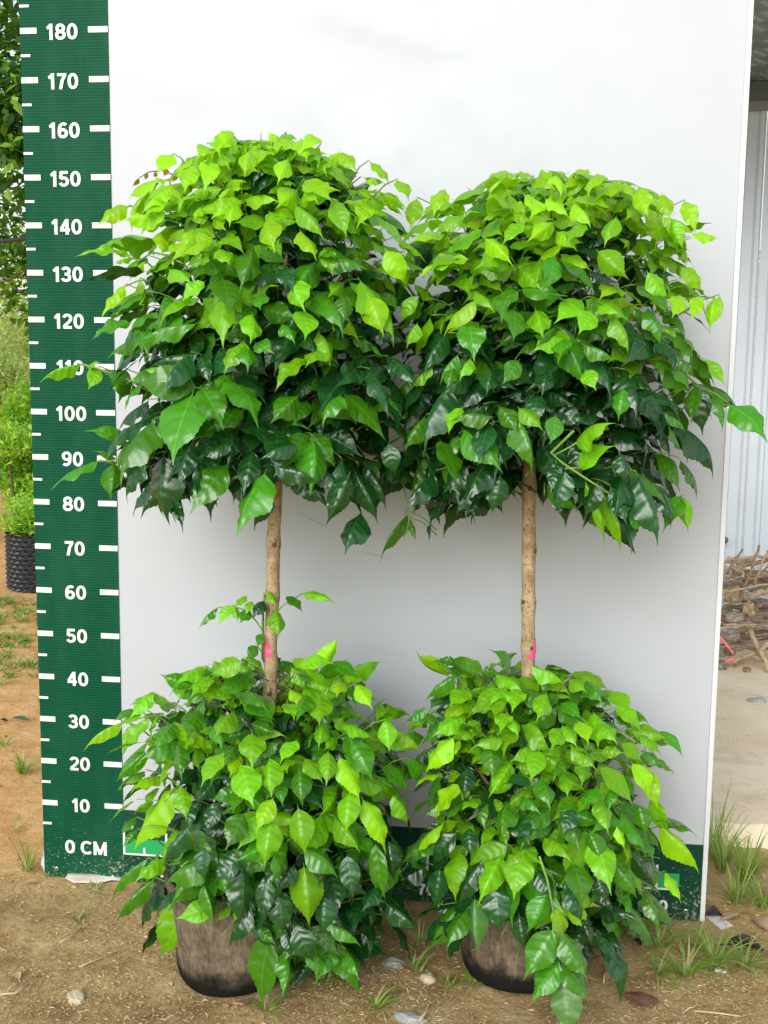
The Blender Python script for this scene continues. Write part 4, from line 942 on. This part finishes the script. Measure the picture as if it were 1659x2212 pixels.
def bg_tree(x, y, h, centres, n, label, seed, m=None, ln=.075, wd=.045):
    root = empty('broadleaf_tree', (x, y, 0)); tag(root, label, 'tree')
    q = MB(); q.tube([(x, y, -.05), (x + .03, y + .02, h * .4), (x - .02, y, h * .7), (x + .02, y, h)], [.085, .07, .05, .02], 10); local(root, q.build('trunk', m_bark, root))
    for i, (c, r) in enumerate(centres):
        q = MB(); c = Vector(c); s0 = Vector((x, y, min(h * .9, max(h * .68, c.z - .5)))); q.tube([s0, s0.lerp(c, .5) + Vector((0, 0, .08)), c], [.016, .011, .005], 6); local(root, q.build('limb', m_bark, root))
    o = leaf_cloud('crown', centres, n, ln, wd, m or g_dark, root, seed); local(root, o)
bg_tree(-2.55, 4.2, 3.2, [((-2.0, 4.1, 3.0), (.50, .5, .35)), ((-1.75, 4.0, 2.35), (.40, .4, .28)), ((-2.5, 4.3, 2.6), (.55, .5, .4)), ((-1.65, 4.2, 2.75), (.3, .4, .25)), ((-1.85, 3.9, 2.62), (.35, .4, .25)), ((-2.3, 4.2, 3.5), (.7, .6, .4))], 4600, 'dark green broadleaf tree seen past the top of the green scale', 3, [g_dark[0], g_dark[0], g_dark[1], g_dark[2]], .085, .055)
bg_tree(-2.9, 5.4, 2.4, [((-2.1, 5.2, 1.75), (.55, .5, .38)), ((-2.6, 5.4, 2.1), (.6, .5, .35)), ((-1.9, 5.0, 1.55), (.4, .4, .26)), ((-1.75, 5.3, 1.95), (.35, .4, .3)), ((-1.6, 5.2, 1.6), (.35, .4, .26))], 5200, 'shady leafy tree behind the overhead cable, below the dark broadleaf tree', 4)
def shrub(x, y, r, h, label, seed, m=None, ln=.065, wd=.020):
    root = empty('shrub', (x, y, 0)); tag(root, label, 'shrub', 'pale shrubs behind the field'); rg = random.Random(seed); cs = []
    for i in range(9):
        a = rg.uniform(0, 6.28); cs.append(((x + math.cos(a) * r * .5 * rg.random(), y + math.sin(a) * r * .5 * rg.random(), h * rg.uniform(.3, .92)), (r * .40, r * .40, h * .16)))
    for c, _ in cs[:6]:
        q = MB(); q.tube([(x, y, -.03), (x * .4 + c[0] * .6, y * .4 + c[1] * .6, c[2] * .5), c], [.016, .011, .004], 5); local(root, q.build('stem', m_twigd, root))
    local(root, leaf_cloud('foliage', cs, 7000, ln, wd, m or g_pale, root, seed, 0, .7))
shrub(-3.05, 6.5, .75, 1.62, 'tall pale feathery shrub nearest the green scale', 11); shrub(-4.3, 6.9, .9, 1.7, 'wide pale feathery shrub further left of the scale', 12)
shrub(-3.85, 8.2, 1.0, 1.85, 'pale feathery shrub at the back behind the others', 13); shrub(-2.1, 7.6, .9, 1.6, 'pale feathery shrub mostly hidden by the board', 14)
shrub(-2.5, 5.3, .55, 1.0, 'low lime green bush in front of the pale shrubs', 15, g_lime, .06, .03); shrub(-2.12, 4.5, .45, .74, 'lowest bright green bush just behind the black air pot', 16, g_lime, .05, .022)
# a row of woodland farther out so that the field does not end in bare ground
rg = random.Random(9)
for i, (x, y) in enumerate([(-14, 24), (-9.5, 22), (-6, 20), (-3, 23), (1.5, 24), (6, 22), (11, 24)]):
    bg_tree(x, y, 3.4, [((x + rg.uniform(-1, 1), y + rg.uniform(-1, 1), z), (1.7, 1.5, .9)) for z in (1.2, 1.9, 2.7, 3.4)], 2400, ['far tree at the left end of the row beyond the field', 'second far tree from the left beyond the field', 'third far tree beyond the field, left of the board', 'fourth far tree beyond the field, behind the board', 'far tree behind the middle of the board', 'far tree behind the shed', 'far tree at the right end of the row beyond the shed'][i], 60 + i, g_pale + g_dark[1:], .22, .14)
# dimpled black air pot with a ferny plant
pa = gat(4, 1270); pcx, pcy, prd, phh = pa.x + .19, pa.y + .12, .19, .29
m_air = mat('black_dimpled_plastic', (.012, .014, .018), .42, .5)
ap = empty('air_pot', (pcx, pcy, 0)); tag(ap, 'black dimpled air pot standing on the soil left of the scale', 'pot')
q = MB(); na, nr = 56, 24
V = []
for j in range(nr + 1):
    for i in range(na):
        a = 2 * math.pi * (i + .5 * (j % 2)) / na; r = prd + (.014 if (j % 2 == 0 and i % 2 == (j // 2) % 2) else 0)
        V.append((r * math.cos(a), r * math.sin(a), phh * j / nr))
q.add(V, [f for j in range(nr) for i in range(na) for f in ([(j*na+i, j*na+(i+1) % na, (j+1)*na+i), (j*na+(i+1) % na, (j+1)*na+(i+1) % na, (j+1)*na+i)] if j % 2 == 0 else [(j*na+i, j*na+(i+1) % na, (j+1)*na+(i+1) % na), (j*na+i, (j+1)*na+(i+1) % na, (j+1)*na+i)])])
q.build('dimpled_wall', m_air, ap, False)
q = MB(); q.lathe([(prd * .99, phh * .93), (prd * .5, phh * .95), (.001, phh * .95)], 28); q.build('soil', m_psoil, ap)
pr_ = empty('ferny_plant', (pcx, pcy, phh * .95)); tag(pr_, 'feathery green plant growing in the black air pot', 'plant')
rg = random.Random(8)
for i in range(9):
    a = rg.uniform(0, 6.28); e = Vector((math.cos(a) * .2, math.sin(a) * .2, rg.uniform(.05, .2))); q = MB(); q.tube([(0, 0, 0), e * .5 + Vector((0, 0, .06)), e], [.005, .004, .002], 5); q.build('stem', m_twig, pr_)
leaf_cloud('foliage', [((math.cos(a) * .13, math.sin(a) * .13, rg.uniform(.03, .16)), (.12, .12, .07)) for a in [i * .9 for i in range(7)]], 2600, .05, .012, g_lime, pr_, 31, .2, .3)
q = MB(); c0, c1 = at(-700, 530, 4.6), at(75, 514, 3.2); c2 = Vector((.54, 1.46, zt + .05))
P = [c0.lerp(c1, i / 12) - Vector((0, 0, .06 * math.sin(math.pi * i / 12))) for i in range(13)] + [c1.lerp(c2, i / 8) - Vector((0, 0, .03 * math.sin(math.pi * i / 8))) for i in range(1, 9)]
q.tube(P, .011, 8); tag(q.build('overhead_cable', mat('black_cable', (.02, .02, .022), .45)), 'black overhead cable crossing in front of the trees on the left', 'cable')

# ------------------------------------------------------------------ litter and small things on the ground
m_chip = [mat('straw_' + str(i), c, .75, .3) for i, c in enumerate(((.46, .33, .16), (.58, .44, .24), (.34, .22, .10), (.66, .54, .34)))]
rg = random.Random(15); q = MB()
def in_pot(x, y): return (x - PL.x) ** 2 + (y + .338) ** 2 < .105 ** 2 or (x - PR.x) ** 2 + (y + .262) ** 2 < .105 ** 2
n_chip = 0
while n_chip < 27000:
    x, y = rg.uniform(-.35, 2.3), rg.uniform(-.62, .36)
    if in_pot(x, y) or (y > -.02 and .0 < x < 1.5) : continue
    dens = .9 if y < -.05 else .45
    if x < .12: dens *= .55
    if y > 0 and x < 0: dens *= .25
    dens *= max(.12, .55 + 1.1 * noise.noise((x * 3.1, y * 3.1, 1)))
    if rg.random() > dens: continue
    L = rg.uniform(.005, .012) * (2.6 if rg.random() < .02 else 1); W_ = rg.uniform(.0011, .0024); a = rg.uniform(0, 6.28) ; z = gz(x, y) + rg.uniform(.0008, .004); tl = rg.gauss(0, .14)
    d = Vector((math.cos(a), math.sin(a), tl)) * L / 2; s_ = Vector((-math.sin(a), math.cos(a), rg.gauss(0, .5))).normalized() * W_ / 2; p = Vector((x, y, z + abs(tl) * L * .5)); b_ = Vector((0, 0, L * .10)) + s_ * rg.uniform(-1, 1)
    q.add([p - d - s_ * .5, p - d + s_ * .5, p + b_ + s_, p + b_ - s_, p + d + s_ * .4, p + d - s_ * .4], [(0, 1, 2, 3), (3, 2, 4, 5)], rg.choice((0, 0, 1, 1, 2, 2, 3))); n_chip += 1
tag(q.build('straw_litter', m_chip, None, False), 'short straw and husk litter strewn over the soil round the pots', 'litter', kind='stuff')
# crumbs of earth and tiny stones
q = MB(); rg = random.Random(16)
for i in range(2600):
    x, y = rg.uniform(-1.6, 2.3), rg.uniform(-.6, 2.6)
    if in_pot(x, y) or (y > -.03 and 0 < x < 1.5) or (x > .9 and y > .36): continue
    r = .0016 + .006 * rg.random() ** 4; z = gz(x, y) + r * .3; c = Vector((x, y, z)); V = [c + Vector((rg.gauss(0, .3) + dx, rg.gauss(0, .3) + dy, dz * .7)) * r for dx, dy, dz in ((1,0,0),(-1,0,0),(0,1,0),(0,-1,0),(0,0,1),(0,0,-1))]
    q.add(V, [(0,2,4),(2,1,4),(1,3,4),(3,0,4),(2,0,5),(1,2,5),(3,1,5),(0,3,5)], rg.randrange(3))
tag(q.build('soil_crumbs', [simple_noise('crumb_' + str(i), tuple(v * .8 for v in c), c, 60) for i, c in enumerate(((.42, .27, .12), (.55, .42, .26), (.30, .19, .09)))], None, False), 'crumbs of earth and tiny stones on the soil', 'crumbs', kind='stuff')
# grass
m_gr = [bgleaf('grass_green', (.17, .34, .04), (.36, .55, .05)), bgleaf('grass_pale', (.34, .46, .11), (.5, .6, .12)), bgleaf('grass_straw', (.42, .36, .17), (.4, .36, .14), .2)]
def blades(q, c, n, L, wd, spread, rg, flat=.0):
    for i in range(n):
        a = rg.uniform(0, 6.28); o_ = Vector((math.cos(a), math.sin(a), 0)); s_ = Vector((-o_.y, o_.x, 0)); l = L * rg.uniform(.45, 1.2); sp = spread * rg.uniform(.4, 1.3); w_ = wd * rg.uniform(.6, 1.2)
        p0 = c + o_ * rg.uniform(0, .012) + s_ * rg.gauss(0, .004); V = []
        for k in range(6):
            t = k / 5; r = l * sp * t ** 1.2; z = l * (t * (1 - flat) - (.75 * sp) * t * t * (1 - flat * .4)); p = p0 + o_ * r + Vector((0, 0, max(z, .003 + .002 * t))); ww = w_ * (1 - t ** 2.2) * .5 + .0002
            V += [p - s_ * ww, p + s_ * ww + Vector((0, 0, ww * .4))]
        q.add(V, [(2*k, 2*k+1, 2*k+3, 2*k+2) for k in range(5)], rg.choice((0, 0, 0, 1, 1, 2)))
def tuft(px, py, n, L, wd, spread, label, seed, flat=0, z=0):
    c = gat(px, py, z); q = MB(); blades(q, Vector((0, 0, 0)), int(n * (1.6 if px > 1350 else 1.2)), L * (1.12 if px > 1350 else 1), wd * .85, spread, random.Random(seed), flat)
    o = q.build('grass_tuft', m_gr, None, False, Vector((c.x, c.y, gz(c.x, c.y) + .001))); tag(o, label, 'grass', 'grass tufts on the bare soil')
TF = [(48,1672,46,.085,.0045,.75,'bright grass tuft on the soil left of the 20 mark'),(8,1610,14,.06,.004,.8,'small grass tuft at the left picture edge above the bright tuft'),(62,1880,22,.10,.004,.65,'thin dry grass tuft left of the 0 CM mark'),
 (30,1790,8,.05,.004,1.1,'sparse flat grass blades on soil left of the 10 mark'),(168,1990,10,.035,.004,.7,'little green sprig in front of the scale foot'),(205,1925,14,.030,.003,.9,'tiny grass sprig under the torn sheet at the scale foot'),(325,1968,22,.06,.007,.8,'weedy tuft beside the left pot under drooping leaves'),
 (355,2010,9,.03,.003,.9,'tiny green sprig left of the left pot'),(575,2178,14,.05,.0045,1.2,'flat grass tuft in front of the left pot'),(700,2118,14,.05,.0045,.9,'grass tuft right of the left pot'),(815,2172,16,.062,.005,1.2,'star-shaped grass tuft at the bottom between the pots'),
 (893,2090,12,.075,.005,.8,'upright grass tuft between the pots'),(905,2035,14,.075,.004,.9,'shaded grass tuft behind, between the two pots'),(972,2122,9,.05,.0045,1.1,'small grass tuft left of the right pot'),(1022,2118,12,.055,.004,1.0,'grass tuft touching the right pot foot'),
 (1378,2020,44,.10,.0045,.8,'dense grass tuft at the board foot by the 120 mark'),(1425,2045,18,.085,.004,.9,'thin grass tuft right of the dense one by the board foot'),(1560,1880,40,.15,.005,.55,'tall grass tuft beside the board edge against the concrete'),(1612,1905,40,.14,.005,.6,'tall grass tuft against the concrete near the right picture edge'),
 (1590,1950,34,.11,.0045,.75,'broad grass tuft between the tall ones and the dead leaves'),(1648,1960,26,.11,.005,.7,'grass tuft cut by the right picture edge'),(1540,1855,10,.19,.004,.35,'few long upright grass blades beside the white board edge'),(1480,2110,26,.09,.0045,1.0,'spreading pale grass tuft right of the right pot'),
 (1545,2085,30,.09,.0045,1.0,'spreading grass tuft in front of the dead leaves'),(1420,2105,18,.08,.004,1.0,'loose grass tuft right of the brown dead leaf'),(1610,2095,26,.08,.0045,1.0,'grass tuft at the right picture edge low on the soil'),(1300,2125,6,.04,.004,.9,'tiny grass sprig beside the brown dead leaf'),(1500,2045,16,.07,.004,1.0,'grass tuft below the board corner')]
for i, (px, py, n, L, wd, sp, lab) in enumerate(TF): tuft(px, py, n, L, wd, sp, lab, 500 + i)
q = MB(); rg = random.Random(33)
for i in range(700):
    x, y = rg.uniform(-2.5, .3), rg.uniform(.9, 2.9)
    if noise.noise((x * 1.3 + 3, y * 1.6, 2)) < .02 and not (1.8 < y < 2.45): continue
    blades(q, Vector((x, y, gz(x, y))), rg.randrange(6, 14), rg.uniform(.03, .075), .006, .9, rg)
for i in range(190):
    p = gat(rg.uniform(-260, 180), rg.choice((rg.gauss(1375, 26), rg.gauss(1440, 22), rg.gauss(1330, 14))))
    if p.y > .25: blades(q, Vector((p.x, p.y, gz(p.x, p.y))), 12, rg.uniform(.03, .07), .007, 1.0, rg)
tag(q.build('grass_patch', m_gr, None, False), 'patchy low grass on the sandy field left of the board', 'grass', kind='stuff')
# dead leaves, stones and scraps
m_dead = [simple_noise('dead_leaf_brown', (.12, .055, .035), (.24, .13, .085), 30, .6, .4, .004), simple_noise('dead_leaf_black', (.018, .012, .010), (.05, .034, .026), 30, .45, .4, .004), simple_noise('dead_leaf_tan', (.34, .22, .12), (.48, .34, .22), 30, .7, .4, .004), simple_noise('fallen_leaf_green', (.03, .10, .05), (.08, .17, .08), 20, .5, .3, .004)]
def dead(px, py, ang, L, W_, mi, label, seed, curl=.3):
    c = gat(px, py); V, Fc, UV = leaf_geo(seed, True); z0 = min(v[2] for v in V)
    q = MB(); q.add([(x * W_ * (1 - curl * .3), (y - .5) * L, (z - z0) * L * .35 + curl * W_ * (2 * x) ** 2 * .5 + .002) for x, y, z in V], Fc)
    o = q.build('dead_leaf', m_dead[mi], None, True, Vector((c.x, c.y, gz(c.x, c.y) + .002))); o.rotation_euler = (0, 0, R(ang)); tag(o, label, 'dead leaf', 'dead leaves on the soil')
dead(1375, 2160, 75, .085, .055, 0, 'reddish-brown dead leaf flat on the soil at the bottom', 901, .1); dead(1537, 1982, 100, .055, .04, 1, 'black curled dead leaf against the board corner', 902, .9)
dead(1285, 2040, 100, .075, .035, 1, 'dark curled dead leaf behind the hanging spray', 903, .8); dead(1595, 2050, 80, .10, .05, 1, 'large dark dead leaf with a raised edge among the grass', 904, .6); dead(1375, 2035, 30, .03, .03, 1, 'small black leaf scrap by the dense grass', 905, .9)
dead(1640, 1990, 20, .07, .05, 2, 'tan dead leaf at the right picture edge', 906, .4); dead(1572, 1985, 130, .07, .03, 2, 'narrow tan dead leaf right of the board corner', 907, .6); dead(62, 1908, 115, .05, .018, 2, 'narrow tan dead leaf left of the scale foot', 908, .7)
dead(850, 1990, 120, .07, .03, 2, 'rust-coloured curled leaf in the shade between the pots', 909, .8); dead(360, 1965, 60, .06, .04, 1, 'dark rotten leaf under the drooping leaves left of the pot', 910, .6); dead(38, 1555, 80, .09, .03, 3, 'fallen green leaf on the field left of the 30 mark', 911, .5)
dead(4, 1556, 70, .05, .02, 1, 'dark leaf at the left picture edge by the 30 mark', 912, .4); dead(1580, 1562, 95, .10, .03, 2, 'dry leaf on the concrete floor right of the board', 913, .5); dead(30, 2110, 70, .03, .03, 2, 'pinkish dry leaf at the lower left picture edge', 914, .5)
def stone(name, px, py, r, sq, m, label, seed, ang=0, zz=0):
    c = gat(px, py, zz); q = MB(); n1, n2 = 12, 8; V = []
    for j in range(n2 + 1):
        ph = math.pi * j / n2
        for i in range(n1):
            a = 2 * math.pi * i / n1; d = Vector((math.sin(ph) * math.cos(a), math.sin(ph) * math.sin(a), math.cos(ph))); k = 1 + .35 * noise.noise(d * 1.4 + Vector((seed * 3.1, 0, 0)))
            V.append(Vector((d.x * sq[0], d.y * sq[1], d.z * sq[2])) * r * k)
    q.add(V, [(j*n1+i, (j+1)*n1+i, (j+1)*n1+(i+1) % n1, j*n1+(i+1) % n1) for j in range(n2) for i in range(n1)])
    o = q.build(name, m, None, False, Vector((c.x, c.y, (gz(c.x, c.y) if zz == 0 else zz) + r * sq[2] * .35))); o.rotation_euler = (0, 0, R(ang)); tag(o, label, 'stone' if 'stone' in name else 'scrap')
m_st = simple_noise('pale_stone', (.50, .42, .27), (.66, .58, .42), 40, .85, .4, .004); m_sg = simple_noise('grey_stone', (.28, .28, .27), (.42, .43, .42), 50, .8, .4, .003)
m_brk = simple_noise('brick_red', (.30, .12, .08), (.46, .22, .14), 30, .85, .4, .003)
stone('stone', 165, 2153, .022, (.8, 1.0, .45), m_st, 'flat cream stone on the soil at the lower left', 1, 20); stone('stone', 885, 2194, .030, (1.1, .5, .3), m_sg, 'flat grey stone at the bottom between the pots', 2, -8)
stone('stone', 1258, 2007, .018, (1, .7, .5), m_sg, 'pale grey pebble behind the right pot', 3); stone('stone', 925, 2108, .018, (.9, .8, .6), m_st, 'round buff stone left of the right pot', 4); stone('stone', 850, 2075, .022, (1, .8, .5), m_sg, 'dull stone in the shade between the pots', 5)
stone('stone', 395, 1968, .016, (1, .8, .5), m_st, 'cream stone beside the left pot under the leaves', 6); stone('stone', 1635, 1515, .03, (1.2, .7, .3), m_sg, 'flat dark stone on the concrete floor at the right edge', 7, 10, .052)
def scrap(name, px, py, a, b, h, ang, m, label, tri=False, zz=0):
    c = gat(px, py, zz); q = MB()
    if tri: q.add([(-a, -b, .003), (a, -b * .4, .006), (.2 * a, b, .012), (-a, -b, .003 + h), (a, -b * .4, .006 + h), (.2 * a, b, .012 + h)], [(0, 2, 1), (3, 4, 5), (0, 1, 4, 3), (1, 2, 5, 4), (2, 0, 3, 5)])
    else: q.box((-a, -b, 0), (a, b, h))
    o = q.build(name, m, None, False, Vector((c.x, c.y, (gz(c.x, c.y) if zz == 0 else zz) + .0015))); o.rotation_euler = (R(3), R(4), R(ang)); tag(o, label, 'scrap')
scrap('brick_scrap', 1322, 2104, .018, .011, .014, 14, m_brk, 'small brick piece right of the hanging spray'); scrap('tile_scrap', 528, 2170, .020, .016, .004, 200, simple_noise('pink_tile', (.40, .16, .13), (.55, .27, .22), 40), 'pinkish triangular scrap under the left pot', True)
scrap('sheet_scrap', 1551, 1985, .030, .016, .0015, -60, m_alu, 'folded white sheet scrap at the board corner'); scrap('white_scrap', 1556, 2100, .011, .004, .003, -5, m_alu, 'tiny white plastic scrap among the grass at the right'); scrap('wood_chip', 1613, 1452, .012, .010, .016, 30, m_wood, 'small wood chip on the concrete before the pile', zz=.052)
def stick(pts, r, label, seed):
    P = [gat(x, y) + Vector((0, 0, .006)) for x, y in pts]; q = MB(); q.tube(P, r, 6); tag(q.build('dry_stalk', m_chip[1], None, True), label, 'stalk', 'dry stalks on the soil')
stick([(0, 2154), (32, 2152), (64, 2132)], .0022, 'bent dry stalk at the lower left picture edge', 1); stick([(128, 2042), (150, 2030), (178, 2010)], .0016, 'dry stalk left of the left pot, pointing at it', 2); stick([(905, 2212), (918, 2195), (930, 2178)], .0025, 'dry stalk by the grey stone at the bottom', 3)
stick([(170, 2095), (205, 2080), (255, 2062)], .0013, 'long thin dry stalk on the soil below the scale', 4); stick([(1440, 2010), (1462, 2040), (1478, 2070)], .002, 'dry stalk under the grass right of the board foot', 5); stick([(1500, 2190), (1560, 2196), (1600, 2202)], .0018, 'pale dry stalk at the lower right', 6)
